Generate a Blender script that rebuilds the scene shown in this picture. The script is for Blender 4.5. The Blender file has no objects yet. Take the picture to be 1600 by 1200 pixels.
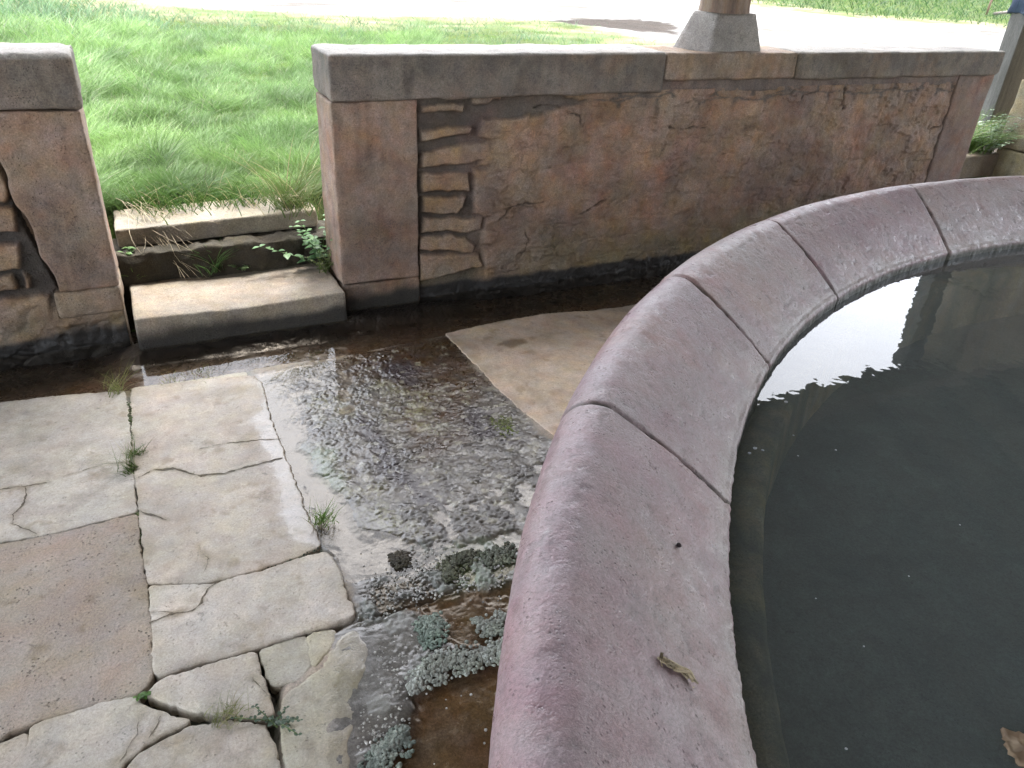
import bpy, math, random
import numpy as np
from mathutils import Vector, Matrix
from mathutils.geometry import delaunay_2d_cdt
rng = np.random.default_rng(7); random.seed(7)
SC = bpy.context.scene; COL = SC.collection

# ------------------------------------------------------------------ camera, sky, sun, exposure
RT = np.array([0.90110557, -0.43058913, 0.05100739]); UP = np.array([0.17679738, 0.47228258, 0.86353451])
FW = np.array([0.39591847, 0.76911778, -0.5017035]); EYE = np.array([0, 0, 1.6]); FPX = 1186.9
cd = bpy.data.cameras.new('camera'); cd.sensor_width = 36; cd.lens = FPX / 1600 * 36
cd.clip_start = .05; cd.clip_end = 600
cam = bpy.data.objects.new('camera', cd); COL.objects.link(cam); SC.camera = cam
cam.matrix_world = Matrix(((RT[0], UP[0], -FW[0], EYE[0]), (RT[1], UP[1], -FW[1], EYE[1]), (RT[2], UP[2], -FW[2], EYE[2]), (0, 0, 0, 1)))
SUN_EL, SUN_AZ = math.radians(69), math.radians(44)          # azimuth from +Y towards +X
W = bpy.data.worlds.new('World'); SC.world = W; W.use_nodes = True
wn = W.node_tree; bg = wn.nodes['Background']
sky = wn.nodes.new('ShaderNodeTexSky'); sky.sky_type = 'NISHITA'; sky.sun_disc = False
sky.sun_elevation = SUN_EL; sky.sun_rotation = SUN_AZ; sky.dust_density = 4; sky.air_density = 1.0
hs = wn.nodes.new('ShaderNodeHueSaturation'); hs.inputs['Saturation'].default_value = .36
wn.links.new(sky.outputs[0], hs.inputs['Color']); wn.links.new(hs.outputs[0], bg.inputs[0])
bg.inputs[1].default_value = .15
sl = bpy.data.lights.new('sun', 'SUN'); sl.energy = 0.65; sl.angle = math.radians(11); sl.color = (1, .96, .9)
sun = bpy.data.objects.new('sun', sl); COL.objects.link(sun)
sd_ = Vector((math.sin(SUN_AZ) * math.cos(SUN_EL), math.cos(SUN_AZ) * math.cos(SUN_EL), math.sin(SUN_EL)))
sun.rotation_euler = sd_.to_track_quat('Z', 'Y').to_euler(); sun.location = (-6, 6, 12)
SC.view_settings.view_transform = 'Standard'; SC.view_settings.look = 'None'
SC.view_settings.exposure = 3.3; SC.view_settings.gamma = 1
SC.render.engine = 'CYCLES'; SC.cycles.max_bounces = 10; SC.cycles.diffuse_bounces = 6; SC.cycles.transparent_max_bounces = 12
SC.cycles.sample_clamp_indirect = 6; SC.cycles.use_denoising = True

# ------------------------------------------------------------------ maths
def ray(x, y): return FW + (x - 800) / FPX * RT - (y - 600) / FPX * UP
def G(x, y, z=0.):                                   # point of a horizontal plane
    d = ray(x, y); return EYE + d * (z - EYE[2]) / d[2]
def V(x, y, Y=3.4):                                  # point of a plane parallel to the parapet
    d = ray(x, y); return EYE + d * (Y - EYE[1]) / d[1]
def GP(pts, z=0.): return np.array([G(x, y, z)[:2] for x, y in pts])
def VP(pts, Y=3.4): return np.array([V(x, y, Y)[[0, 2]] for x, y in pts])
def _h(ix, iy, iz, seed):
    n = (ix.astype(np.int64) * 374761393 + iy.astype(np.int64) * 668265263 + iz.astype(np.int64) * 2147483647 + seed * 1274126177) & 0xffffffff
    n = ((n ^ (n >> 13)) * 1274126177) & 0xffffffff
    n = ((n ^ (n >> 16)) * 2246822519) & 0xffffffff
    return ((n ^ (n >> 15)) & 0xffffff) / float(0xffffff)
def vnoise(p, seed=0):
    i = np.floor(p).astype(np.int64); f = p - i; f = f * f * f * (f * (f * 6 - 15) + 10)
    o = 0
    for a in (0, 1):
        for b in (0, 1):
            for c in (0, 1):
                w = (f[:, 0] if a else 1 - f[:, 0]) * (f[:, 1] if b else 1 - f[:, 1]) * (f[:, 2] if c else 1 - f[:, 2])
                o = o + w * _h(i[:, 0] + a, i[:, 1] + b, i[:, 2] + c, seed)
    return o * 2 - 1
def fbm(p, sc, octv=4, seed=0, gain=.5):
    p = np.asarray(p, float)
    if p.shape[1] == 2: p = np.c_[p, np.zeros(len(p))]
    o = 0; a = 1; t = 0
    for k in range(octv):
        o = o + a * vnoise(p * sc * 2.03 ** k + k * 17.3, seed + k); t += a; a *= gain
    return o / t
def ss(a, b, x): t = np.clip((x - a) / (b - a), 0, 1); return t * t * (3 - 2 * t)
def sdpoly(P, poly):                                 # signed distance, negative inside
    d = np.full(len(P), 1e9); ins = np.zeros(len(P), bool); n = len(poly)
    for i in range(n):
        a, b = poly[i], poly[(i + 1) % n]; e = b - a; w = P - a
        t = np.clip((w @ e) / (e @ e + 1e-12), 0, 1); q = w - t[:, None] * e
        d = np.minimum(d, (q ** 2).sum(1))
        c = (a[1] > P[:, 1]) != (b[1] > P[:, 1])
        ins ^= c & (P[:, 0] < (b[0] - a[0]) * (P[:, 1] - a[1]) / (b[1] - a[1] + 1e-12) + a[0])
    return np.where(ins, -1, 1) * np.sqrt(d)
def sdline(P, line):
    d = np.full(len(P), 1e9)
    for a, b in zip(line[:-1], line[1:]):
        e = b - a; w = P - a; t = np.clip((w @ e) / (e @ e + 1e-12), 0, 1)
        d = np.minimum(d, ((w - t[:, None] * e) ** 2).sum(1))
    return np.sqrt(d)
def cells(P, sx, sy, seed, jit=.8):                  # irregular courses of stones: F1, F2, id
    q = P / np.array([sx, sy]); q[:, 0] += .5 * (np.floor(q[:, 1]) % 2)
    i = np.floor(q).astype(np.int64); f1 = np.full(len(P), 9.); f2 = f1.copy(); ident = np.zeros(len(P))
    for a in (-1, 0, 1):
        for b in (-1, 0, 1):
            c = i + np.array([a, b]); z = np.zeros(len(P), np.int64)
            px = c[:, 0] + .5 + jit * (_h(c[:, 0], c[:, 1], z, seed) - .5); py = c[:, 1] + .5 + jit * .55 * (_h(c[:, 0], c[:, 1], z + 1, seed) - .5)
            dx = np.abs(q[:, 0] - px); dy = np.abs(q[:, 1] - py); d = (dx ** 3 + dy ** 3) ** (1 / 3.)
            m = d < f1; f2 = np.where(m, f1, np.minimum(f2, d)); ident = np.where(m, _h(c[:, 0], c[:, 1], z + 2, seed), ident); f1 = np.where(m, d, f1)
    return f1, f2, ident
def mix(a, b, t):
    t = np.asarray(t)[..., None]; return np.asarray(a) * (1 - t) + np.asarray(b) * t

# ------------------------------------------------------------------ mesh helpers
def new_mesh(name, v, faces, mats, col=None, wet=None, midx=None, smooth=True):
    v = np.asarray(v, np.float32); me = bpy.data.meshes.new(name)
    if isinstance(faces, np.ndarray): fl = faces.ravel().astype(np.int32); cnt = np.full(len(faces), faces.shape[1], np.int32)
    else:
        cnt = np.array([len(f) for f in faces], np.int32); fl = np.array([i for f in faces for i in f], np.int32)
    me.vertices.add(len(v)); me.vertices.foreach_set('co', v.ravel())
    me.loops.add(len(fl)); me.loops.foreach_set('vertex_index', fl)
    me.polygons.add(len(cnt)); me.polygons.foreach_set('loop_start', np.r_[0, np.cumsum(cnt)[:-1]].astype(np.int32))
    me.update(calc_edges=True)
    me.polygons.foreach_set('use_smooth', np.full(len(cnt), smooth))
    for m in (mats if isinstance(mats, (list, tuple)) else [mats]): me.materials.append(m)
    if midx is not None: me.polygons.foreach_set('material_index', np.asarray(midx, np.int32))
    if col is not None:
        a = me.color_attributes.new('Col', 'FLOAT_COLOR', 'POINT'); c = np.ones((len(v), 4), np.float32); c[:, :3] = col; a.data.foreach_set('color', c.ravel())
    if wet is not None:
        a = me.attributes.new('wet', 'FLOAT', 'POINT'); a.data.foreach_set('value', np.broadcast_to(np.asarray(wet, np.float32), (len(v),)).copy())
    me.validate(); return me
def link(name, me, parent=None):
    o = bpy.data.objects.new(name, me); COL.objects.link(o)
    if parent: o.parent = parent
    return o
def obj(name, v, f, mats, parent=None, origin=None, **k):      # v in world space
    v = np.asarray(v, float)
    if parent is not None: org = np.array(parent['_o'])
    else: org = np.array(origin if origin is not None else (0, 0, 0), float)
    o = link(name, new_mesh(name, v - org, f, mats, **k), parent)
    if parent is None: o.location = org
    else:
        if '_o' in o: pass
    o['_o'] = [0., 0., 0.] if parent is not None and False else list(org)
    return o
def thing(name, label, cat, loc, group=None):
    o = bpy.data.objects.new(name, None); COL.objects.link(o); o.location = loc; o.empty_display_size = .1
    o['label'] = label; o['category'] = cat; o['_o'] = [float(c) for c in loc]
    if group: o['group'] = group
    return o
def tag(o, label, cat, group=None):
    o['label'] = label; o['category'] = cat
    if group: o['group'] = group
    return o
def kind(o, k): o['kind'] = k; return o
class MB:
    def __init__(s): s.v = []; s.f = []; s.c = []; s.n = 0
    def add(s, v, f, c=None):
        v = np.asarray(v, float); f = np.asarray(f, int) + s.n
        s.v.append(v); s.f += f.tolist(); s.n += len(v)
        s.c.append(np.broadcast_to(np.asarray(c if c is not None else (1, 1, 1), float), (len(v), 3)))
    def out(s): return np.concatenate(s.v), s.f, np.concatenate(s.c)
def build(mb, name, mat, parent=None, origin=None, smooth=True, **k):
    v, f, c = mb.out(); return obj(name, v, f, mat, parent, origin, col=c, smooth=smooth, **k)
def grid_faces(nx, ny):
    i = np.arange(nx * ny).reshape(nx, ny)
    return np.stack([i[:-1, :-1], i[1:, :-1], i[1:, 1:], i[:-1, 1:]], -1).reshape(-1, 4)
def stone_box(lo, hi, res=.02, bev=.012, amp=.003, sc=9, seed=0, warp=None, chip=.0):
    """box with worn rounded edges and a slightly uneven face"""
    lo = np.array(lo, float); hi = np.array(hi, float); V_, F_ = [], []; n0 = 0
    ns = [max(2, int(round((hi[k] - lo[k]) / res)) + 1) for k in range(3)]
    def ax(k):
        t = np.linspace(lo[k], hi[k], ns[k]); e = [lo[k] + bev * .3, lo[k] + bev, hi[k] - bev, hi[k] - bev * .3]
        return np.unique(np.r_[t, e].round(5))
    for k in range(3):
        a, b = [j for j in range(3) if j != k]
        A, B = np.meshgrid(ax(a), ax(b), indexing='ij')
        for s in (0, 1):
            p = np.zeros(A.shape + (3,)); p[..., a] = A; p[..., b] = B; p[..., k] = hi[k] if s else lo[k]
            f = grid_faces(*A.shape); flip = (s == 0) ^ (k == 1)
            if flip: f = f[:, ::-1]
            V_.append(p.reshape(-1, 3)); F_.append(f + n0); n0 += A.size
    v = np.concatenate(V_); f = np.concatenate(F_)
    key = np.round(v * 20000).astype(np.int64); _, first, inv = np.unique(key, axis=0, return_index=True, return_inverse=True); inv = inv.ravel()
    v = v[first]; f = inv[f]
    wear = bev * (1 + .5 * fbm(v, sc * 1.5, 2, seed + 5)) if chip else np.full(len(v), bev)
    if chip:
        wear = wear + chip * ss(.25, .6, fbm(v, 13, 3, seed + 9)) 
        wear = np.minimum(wear, (hi - lo).min() * .45)
    c = np.clip(v, lo + wear[:, None], hi - wear[:, None]); d = v - c; L = np.linalg.norm(d, axis=1)
    n = np.where(L[:, None] > 1e-9, d / np.maximum(L, 1e-9)[:, None], 0)
    v2 = c + n * np.minimum(L, wear)[:, None]
    v2 = v2 + n * (amp * fbm(v2, sc, 4, seed) * 1.6)[:, None]
    if warp is not None: v2 = warp(v2)
    return v2, f
def tube(pts, rad, n=7):
    pts = np.asarray(pts, float); rad = np.broadcast_to(np.asarray(rad, float), (len(pts),)); V_ = []; F_ = []
    t = np.gradient(pts, axis=0); t /= np.linalg.norm(t, axis=1)[:, None] + 1e-12
    ref = np.array([0, 0, 1.]) if abs(t[0][2]) < .8 else np.array([1., 0, 0])
    for p, tt, r in zip(pts, t, rad):
        a = np.cross(tt, ref); a /= np.linalg.norm(a); b = np.cross(tt, a)
        for k in range(n):
            an = 2 * math.pi * k / n; V_.append(p + r * (math.cos(an) * a + math.sin(an) * b))
    m = len(pts)
    for i in range(m - 1):
        for k in range(n): F_.append([i * n + k, i * n + (k + 1) % n, (i + 1) * n + (k + 1) % n, (i + 1) * n + k])
    F_.append(list(range(n))[::-1]); F_.append([(m - 1) * n + k for k in range(n)])
    return np.array(V_), F_
def tube_add(mb, pts, rad, n=6, c=None):
    v, f = tube(pts, rad, n); mb.v.append(v); mb.f += [[i + mb.n for i in q] for q in f]; mb.n += len(v)
    mb.c.append(np.broadcast_to(np.asarray(c if c is not None else (1, 1, 1), float), (len(v), 3)))

# ------------------------------------------------------------------ materials
def nodes(name):
    m = bpy.data.materials.new(name); m.use_nodes = True; t = m.node_tree; t.nodes.clear()
    o = t.nodes.new('ShaderNodeOutputMaterial'); return m, t, o
def nd(t, typ, **k):
    n = t.nodes.new(typ)
    for a, b in k.items():
        if a == 'ins':
            for q, w in b.items():
                if hasattr(w, 'is_linked') or isinstance(w, bpy.types.NodeSocket): t.links.new(w, n.inputs[q])
                else: n.inputs[q].default_value = w
        else: setattr(n, a, b)
    return n
def math_(t, op, a, b=None, c=None, clamp=False):
    n = nd(t, 'ShaderNodeMath', operation=op, use_clamp=clamp)
    for i, x in enumerate((a, b, c)):
        if x is None: continue
        if isinstance(x, bpy.types.NodeSocket): t.links.new(x, n.inputs[i])
        else: n.inputs[i].default_value = x
    return n.outputs[0]
def noise(t, co, sc, det=4, rough=.55, dist=0.):
    return nd(t, 'ShaderNodeTexNoise', ins={'Vector': co, 'Scale': sc, 'Detail': det, 'Roughness': rough, 'Distortion': dist}).outputs[0]
def maprange(t, x, a, b, c, d):
    return nd(t, 'ShaderNodeMapRange', ins={'Value': x, 'From Min': a, 'From Max': b, 'To Min': c, 'To Max': d}).outputs[0]
def stone_mat(name, tint=(1, 1, 1), var=.35, speck=.25, bump=.5, scale=1., rough=.8, wetr=.12, pits=.4, dark_wet=.55, spec=.4, roughvar=.12, spot=.4, fine=1., stretch=None):
    """Col attribute x stains x grain; wet attribute darkens and polishes"""
    m, t, o = nodes(name)
    tc = nd(t, 'ShaderNodeTexCoord').outputs['Object']
    if stretch: tc = nd(t, 'ShaderNodeMapping', ins={'Vector': tc, 'Scale': stretch}).outputs[0]
    col = nd(t, 'ShaderNodeAttribute', attribute_name='Col').outputs['Color']
    wet = nd(t, 'ShaderNodeAttribute', attribute_name='wet').outputs['Fac']
    n1 = noise(t, tc, 4 * scale, 6, .6, .4); n2 = noise(t, tc, 26 * scale, 5, .65, .2); n3 = noise(t, tc, 160 * scale, 3, .7); n4 = noise(t, tc, 520 * scale, 2, .6)
    k = math_(t, 'MULTIPLY', maprange(t, n1, .25, .75, 1 - var, 1 + var), maprange(t, n2, .25, .75, 1 - var * .7, 1 + var * .7))
    k = math_(t, 'MULTIPLY', k, maprange(t, n3, .3, .7, 1 - speck, 1 + speck)); k = math_(t, 'MULTIPLY', k, maprange(t, n4, .3, .7, 1 - speck * .7, 1 + speck * .7))
    k = math_(t, 'MULTIPLY', k, maprange(t, wet, 0, 1, 1, dark_wet))
    vo = nd(t, 'ShaderNodeTexVoronoi', ins={'Vector': tc, 'Scale': 95 * scale}).outputs['Distance']
    k = math_(t, 'MULTIPLY', k, maprange(t, noise(t, tc, 48 * scale, 4, .7, .6), .62, .70, 1, 1 - spot)); k = math_(t, 'MULTIPLY', k, maprange(t, noise(t, tc, 33 * scale, 3, .7, .3), .30, .38, 1 + spot * .35, 1))
    pm = maprange(t, noise(t, tc, 17 * scale, 3), .5, .62, 0, 1)
    pit = math_(t, 'MULTIPLY', maprange(t, vo, .12, .28, 1, 0), pm)
    k = math_(t, 'MULTIPLY', k, maprange(t, pit, 0, 1, 1, 1 - pits * .55))
    tn = nd(t, 'ShaderNodeMix', data_type='RGBA', blend_type='MULTIPLY', ins={0: 1., 6: col, 7: (*tint, 1)})
    # slow hue drift
    hd = nd(t, 'ShaderNodeHueSaturation', ins={'Color': tn.outputs[2], 'Hue': maprange(t, noise(t, tc, 7 * scale, 4), .3, .7, .485, .515), 'Saturation': maprange(t, noise(t, tc, 11 * scale, 4), .3, .7, .75, 1.25)})
    vm = nd(t, 'ShaderNodeVectorMath', operation='SCALE', ins={0: hd.outputs[0], 'Scale': k})
    r = math_(t, 'ADD', maprange(t, wet, 0, 1, rough, wetr), maprange(t, n2, .3, .7, -roughvar, roughvar), clamp=True)
    hgt = math_(t, 'ADD', math_(t, 'MULTIPLY', n2, .9), math_(t, 'MULTIPLY', n3, .35 * fine)); hgt = math_(t, 'ADD', hgt, math_(t, 'MULTIPLY', n4, .12 * fine))
    hgt = math_(t, 'SUBTRACT', hgt, math_(t, 'MULTIPLY', pit, pits))
    b = nd(t, 'ShaderNodeBump', ins={'Height': hgt, 'Strength': maprange(t, wet, 0, 1, bump, bump * .45), 'Distance': .009 / scale})
    p = nd(t, 'ShaderNodeBsdfPrincipled', ins={'Base Color': vm.outputs[0], 'Roughness': r, 'Normal': b.outputs[0], 'Specular IOR Level': spec})
    t.links.new(p.outputs[0], o.inputs[0]); return m
def leaf_mat(name, trans=.35, rough=.45, var=.3):
    m, t, o = nodes(name); tc = nd(t, 'ShaderNodeTexCoord').outputs['Object']
    col = nd(t, 'ShaderNodeAttribute', attribute_name='Col').outputs['Color']
    vm = nd(t, 'ShaderNodeVectorMath', operation='SCALE', ins={0: col, 'Scale': maprange(t, noise(t, tc, 2.2, 4), .3, .7, 1 - var, 1 + var)}).outputs[0]
    p = nd(t, 'ShaderNodeBsdfPrincipled', ins={'Base Color': vm, 'Roughness': rough, 'Specular IOR Level': .4})
    tr = nd(t, 'ShaderNodeBsdfTranslucent', ins={'Color': vm})
    mx = nd(t, 'ShaderNodeMixShader', ins={0: trans, 1: p.outputs[0], 2: tr.outputs[0]}); t.links.new(mx.outputs[0], o.inputs[0]); return m
def water_mat(name, tint, rip=.0, rsc=9, rough=.0, dist=.01, murk=None, murkf=0., ior=1.36):
    m, t, o = nodes(name); tc = nd(t, 'ShaderNodeTexCoord').outputs['Object']
    b = nd(t, 'ShaderNodeBump', ins={'Height': noise(t, tc, rsc, 3, .5), 'Strength': rip, 'Distance': dist})
    ge = nd(t, 'ShaderNodeNewGeometry'); dt = nd(t, 'ShaderNodeVectorMath', operation='DOT_PRODUCT', ins={0: ge.outputs['Incoming'], 1: b.outputs[0]}).outputs['Value']
    r0 = ((ior - 1) / (ior + 1)) ** 2; fr = math_(t, 'MULTIPLY_ADD', math_(t, 'POWER', math_(t, 'SUBTRACT', 1., math_(t, 'ABSOLUTE', dt), clamp=True), 5.), 1 - r0, r0)
    tr = nd(t, 'ShaderNodeBsdfTransparent', ins={'Color': (*tint, 1)}); gl = nd(t, 'ShaderNodeBsdfGlossy', ins={'Roughness': rough, 'Normal': b.outputs[0]})
    body = tr.outputs[0]
    if murk is not None:
        df = nd(t, 'ShaderNodeBsdfDiffuse', ins={'Color': (*murk, 1)})
        body = nd(t, 'ShaderNodeMixShader', ins={0: murkf, 1: tr.outputs[0], 2: df.outputs[0]}).outputs[0]
    mx = nd(t, 'ShaderNodeMixShader', ins={0: fr, 1: body, 2: gl.outputs[0]})
    t.links.new(mx.outputs[0], o.inputs[0]); return m
M = dict(
    block=stone_mat('dressed_sandstone', var=.3, speck=.3, bump=.9, rough=.85, pits=.6),
    rubble=stone_mat('rubble_masonry', var=.32, speck=.32, bump=1., rough=.9, pits=.4),
    flag=stone_mat('limestone_flag', var=.24, speck=.17, bump=.42, rough=.6, wetr=.1, pits=.55, dark_wet=.72),
    rough=stone_mat('pitted_sandstone_flag', var=.1, speck=.22, bump=.9, rough=.75, pits=1., dark_wet=.7),
    wetfloor=stone_mat('wet_concrete', var=.3, speck=.3, bump=.36, fine=.3, rough=.7, wetr=.16, pits=.2, dark_wet=.6, spec=.5),
    rim=stone_mat('worn_pink_sandstone', var=.14, speck=.24, bump=.5, rough=.42, pits=.7, spec=.55, roughvar=.22, spot=.3),
    liner=stone_mat('slimy_basin_stone', var=.4, speck=.3, bump=.6, rough=.6),
    dirt=stone_mat('joint_dirt', var=.4, speck=.4, bump=.9, rough=.95),
    ground=stone_mat('yard_ground', var=.2, speck=.25, bump=.8, rough=1., scale=.35, spec=.03, roughvar=0.),
    moss=stone_mat('moss', var=.35, speck=.4, bump=.9, rough=.8, spec=.3),
    wood=stone_mat('weathered_timber', var=.3, speck=.25, bump=.8, rough=.85, stretch=(3., 3., .25)),
    beam=stone_mat('dark_roof_timber', var=.3, speck=.2, bump=.6, rough=.85, stretch=(.3, 2., 2.)),
    leaf=leaf_mat('plant_leaf', .3), grass=leaf_mat('grass_blade', .3, .5, .2), straw=leaf_mat('dry_straw', .1, .7),
    basin_water=water_mat('basin_water', (.55, .6, .56), .1, 7, 0, .01, (.14, .155, .15), .36, 1.62),
    puddle=water_mat('puddle_water', (.9, .86, .8), .02, 14), gutter=water_mat('gutter_water', (.5, .42, .33), .03, 10),
)

# ------------------------------------------------------------------ levels
ZT, ZC0, ZG = 1.165, .98, .37          # wall top, underside of coping, ground outside
YF, YB = 3.39, 3.68                    # parapet front and back
BC = np.array([3.485, -1.134]); RO, RW, HO, HI, RB = 3.618, .422, .705, .496, .085
ZW = .462

# ------------------------------------------------------------------ floor
K_gut = GP([(-500, 700), (0, 628), (195, 603), (400, 572), (560, 548), (720, 517), (860, 488), (960, 478), (1200, 440), (1500, 400), (1500, 330), (-500, 560)], 0)
puddle_poly = {
 'film': GP([(372, 592), (480, 565), (560, 556), (600, 590), (560, 640), (500, 660), (470, 700), (520, 760), (560, 830), (640, 850), (700, 860), (620, 900), (540, 900), (505, 850), (470, 790), (440, 720), (415, 650)]),
 'brown1': GP([(640, 1085), (700, 1050), (790, 1045), (795, 1260), (590, 1260), (640, 1150)]),
 'brown2': GP([(625, 950), (700, 925), (800, 920), (790, 1000), (715, 1010), (690, 1000), (690, 970)]),
 'right': GP([(690, 800), (760, 770), (850, 720), (830, 820), (790, 900), (690, 900), (660, 850)])}
slabL = GP([(697, 522), (770, 505), (862, 490), (945, 486), (1100, 500), (1100, 600), (880, 690), (852, 668), (815, 640), (782, 610), (745, 570)])
crackJ = GP([(548, 972), (600, 960), (650, 943), (680, 932), (720, 915)])
rough_poly = GP([(430, 600), (520, 570), (690, 525), (750, 575), (820, 645), (860, 680), (820, 830), (700, 880), (640, 850), (560, 790), (490, 720)])
crust_poly = GP([(640, 860), (700, 850), (800, 860), (790, 930), (690, 950), (640, 1000), (700, 1050), (640, 1080), (560, 1190), (600, 1000), (560, 960), (600, 900)])
purple = [GP([(560, 650), (600, 670), (640, 740), (690, 790), (640, 780), (580, 720)]), GP([(700, 620), (790, 640), (800, 690), (740, 680)]), GP([(590, 560), (650, 570), (640, 600), (600, 590)])]
yellow = [GP([(770, 650), (810, 660), (800, 680), (765, 665)]), GP([(480, 620), (540, 610), (560, 650), (500, 660)]), GP([(600, 600), (680, 620), (690, 680), (610, 660)]), GP([(520, 720), (600, 770), (660, 840), (600, 830), (540, 780)])]
greenp = [GP([(480, 700), (520, 700), (530, 760), (490, 740)]), GP([(690, 860), (800, 840), (790, 920), (690, 920)])]
brownp = [GP([(420, 565), (540, 530), (700, 515), (770, 600), (720, 650), (640, 640), (590, 600), (530, 575)]), GP([(620, 650), (720, 640), (740, 700), (660, 720)])]
def smask(P, poly, w=.03, nz=.03, seed=0): return ss(w, -w, sdpoly(P, poly) + nz * fbm(P, 12, 4, seed + 31))
def wet_of(P):
    d = np.minimum(np.minimum(sdpoly(P, np.concatenate([GP([(385, 585), (402, 600), (412, 640), (395, 655), (415, 690), (432, 745), (440, 800), (455, 835), (500, 850), (520, 872), (560, 975), (525, 990), (512, 1060), (516, 1130), (515, 1260)]), GP([(900, 1260), (1200, 700), (860, 690), (780, 615), (700, 524), (560, 550)])])), 9), 9)
    return ss(.022, -.018, d + .04 * fbm(P, 11, 5, 3, .65))
gx = np.unique(np.r_[np.arange(-6, -1.6, .4), np.arange(-1.6, .32, .014), np.arange(.32, 1.95, .0038), np.arange(1.95, 3.4, .014), np.arange(3.4, 9.01, .4)].round(4))
gy = np.unique(np.r_[np.arange(-6, .6, .3), np.arange(.6, 3.46, .0042), 3.5, 3.6].round(4))
GX, GY = np.meshgrid(gx, gy, indexing='ij'); P2 = np.c_[GX.ravel(), GY.ravel()]
act = (P2[:, 0] > -1.7) & (P2[:, 0] < 3.5) & (P2[:, 1] > .55)
Pa = P2[act]
gut = smask(Pa, K_gut, .02, .012, 1); rg = smask(Pa, rough_poly, .05, .04, 2); cr = smask(Pa, crust_poly, .03, .05, 4)
pu = {k: smask(Pa, p, .025, .05, 5 + i) for i, (k, p) in enumerate(puddle_poly.items())}
gran = fbm(Pa, 105, 3, 8, .65); lump = fbm(Pa, 22, 4, 9); vor = cells(Pa + .006 * np.c_[fbm(Pa, 60, 2, 21), fbm(Pa, 60, 2, 22)], .015, .015, 5, 1.)
bead = np.clip(1 - vor[0] / .75, 0, 1) ** .7; bsel = ss(.3, .7, vor[2])
h = -.002 + .003 * fbm(Pa, 5, 4, 10) + .0006 * gran
h += rg * (.0022 + .0009 * gran + .0024 * lump)
h += .0055 * bead * (.25 + .75 * bsel) * np.clip(rg + cr, 0, 1) * ss(-.5, .3, lump)
clump = ss(.0, .35, fbm(Pa, 17, 4, 14)); h += cr * (.007 * clump * (.4 + bead) - .003)
h -= .007 * pu['film'] * (1 - .6 * rg) + .012 * pu['brown1'] + .010 * pu['brown2'] + .004 * pu['right'] * (1 - clump)
h -= gut * .055
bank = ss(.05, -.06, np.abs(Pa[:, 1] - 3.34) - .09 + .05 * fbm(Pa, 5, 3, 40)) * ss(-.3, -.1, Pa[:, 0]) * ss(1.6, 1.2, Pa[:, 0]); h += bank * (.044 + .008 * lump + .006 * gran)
mj = smask(Pa, GP([(500, 1075), (530, 1010), (560, 975), (640, 952), (668, 985), (650, 1060), (612, 1120), (575, 1190), (560, 1260), (500, 1260)]), .03, .035, 33); h = h * (1 - .6 * mj) + mj * .0015; cj = sdline(Pa, crackJ); h -= .014 * ss(.006, .001, cj + .004 * fbm(Pa, 30, 2, 3))
# under the flagstones: dirt bed
dry = 1 - wet_of(Pa); under = ss(-.01, .02, sdpoly(Pa, np.concatenate([GP([(395, 575), (418, 650), (470, 790), (500, 850), (520, 868), (556, 966), (525, 985), (440, 1010), (436, 1260)]), GP([(1700, 1500), (1500, 300), (700, 500)])])))
jd = ss(.10, -.02, sdpoly(Pa, GP([(-400, 1200), (0, 1140), (240, 1062), (400, 1012), (560, 955), (560, 1300), (-400, 1500)])))
h = h - (.009 + .022 * jd) * under * (1 - gut) + .004 * under * lump
h = np.where(bank > .3, np.minimum(h, .03), h)
colr = mix((.15, .132, .105), (.09, .08, .066), ss(-.3, .5, lump)) * (.72 + .5 * bead * bsel * np.clip(rg + cr, 0, 1))[:, None]
colr = mix(colr, (.20, .19, .17), .8 * mj)
for q in brownp: colr = mix(colr, (.065, .036, .016), .97 * smask(Pa, q, .06, .06, 60))
for i, q in enumerate(purple): colr = mix(colr, (.038, .028, .034), .9 * smask(Pa, q, .03, .06, 61 + i))
for i, q in enumerate(yellow): colr = mix(colr, (.25, .24, .12), .65 * smask(Pa, q, .05, .07, 70 + i) * ss(-.3, .4, gran))
for i, q in enumerate(greenp): colr = mix(colr, (.17, .23, .13), .6 * smask(Pa, q, .04, .05, 80 + i))
spk = fbm(Pa, 38, 3, 90); colr = mix(colr, (.07, .06, .055), .6 * rg * ss(.15, .5, spk)); colr = mix(colr, (.42, .4, .3), .5 * rg * ss(.2, .55, -spk))
colr = mix(colr, (.19, .21, .18), .6 * cr * clump * (1 - .6 * mj)); colr = mix(colr, (.15, .1, .058), np.clip(pu['brown1'] + pu['brown2'], 0, 1))
colr = mix(colr, (.30, .25, .19), (1 - wet_of(Pa)) * (1 - under)); colr = mix(colr, mix(np.broadcast_to((.15, .135, .095), (len(Pa), 3)), (.045, .04, .03), jd), under)
gn = ss(.1, .5, fbm(Pa, 7, 3, 77)); colr = mix(colr, (.05, .065, .025), .6 * under * gn)
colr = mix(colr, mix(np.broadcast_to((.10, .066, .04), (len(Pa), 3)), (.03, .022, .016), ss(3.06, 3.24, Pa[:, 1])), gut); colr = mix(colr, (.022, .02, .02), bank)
wt = np.clip(wet_of(Pa) * (.9 + .1 * ss(.2, -.3, gran)), 0, 1) * (1 - under); wt = np.maximum(wt, gut * .8) * (1 - .45 * bank); wt = wt * (1 - .5 * cr * clump) * (1 - .5 * rg * ss(.15, .5, bead) * .6)
Z = np.full(len(P2), -.03); C_ = np.full((len(P2), 3), .2); WT = np.zeros(len(P2)); Z[act] = h; C_[act] = colr; WT[act] = wt
flo = kind(obj('floor', np.c_[P2, Z], grid_faces(len(gx), len(gy)), M['wetfloor'], col=C_, wet=WT), 'structure'); flo['_o'] = [0., 0., 0.]
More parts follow.
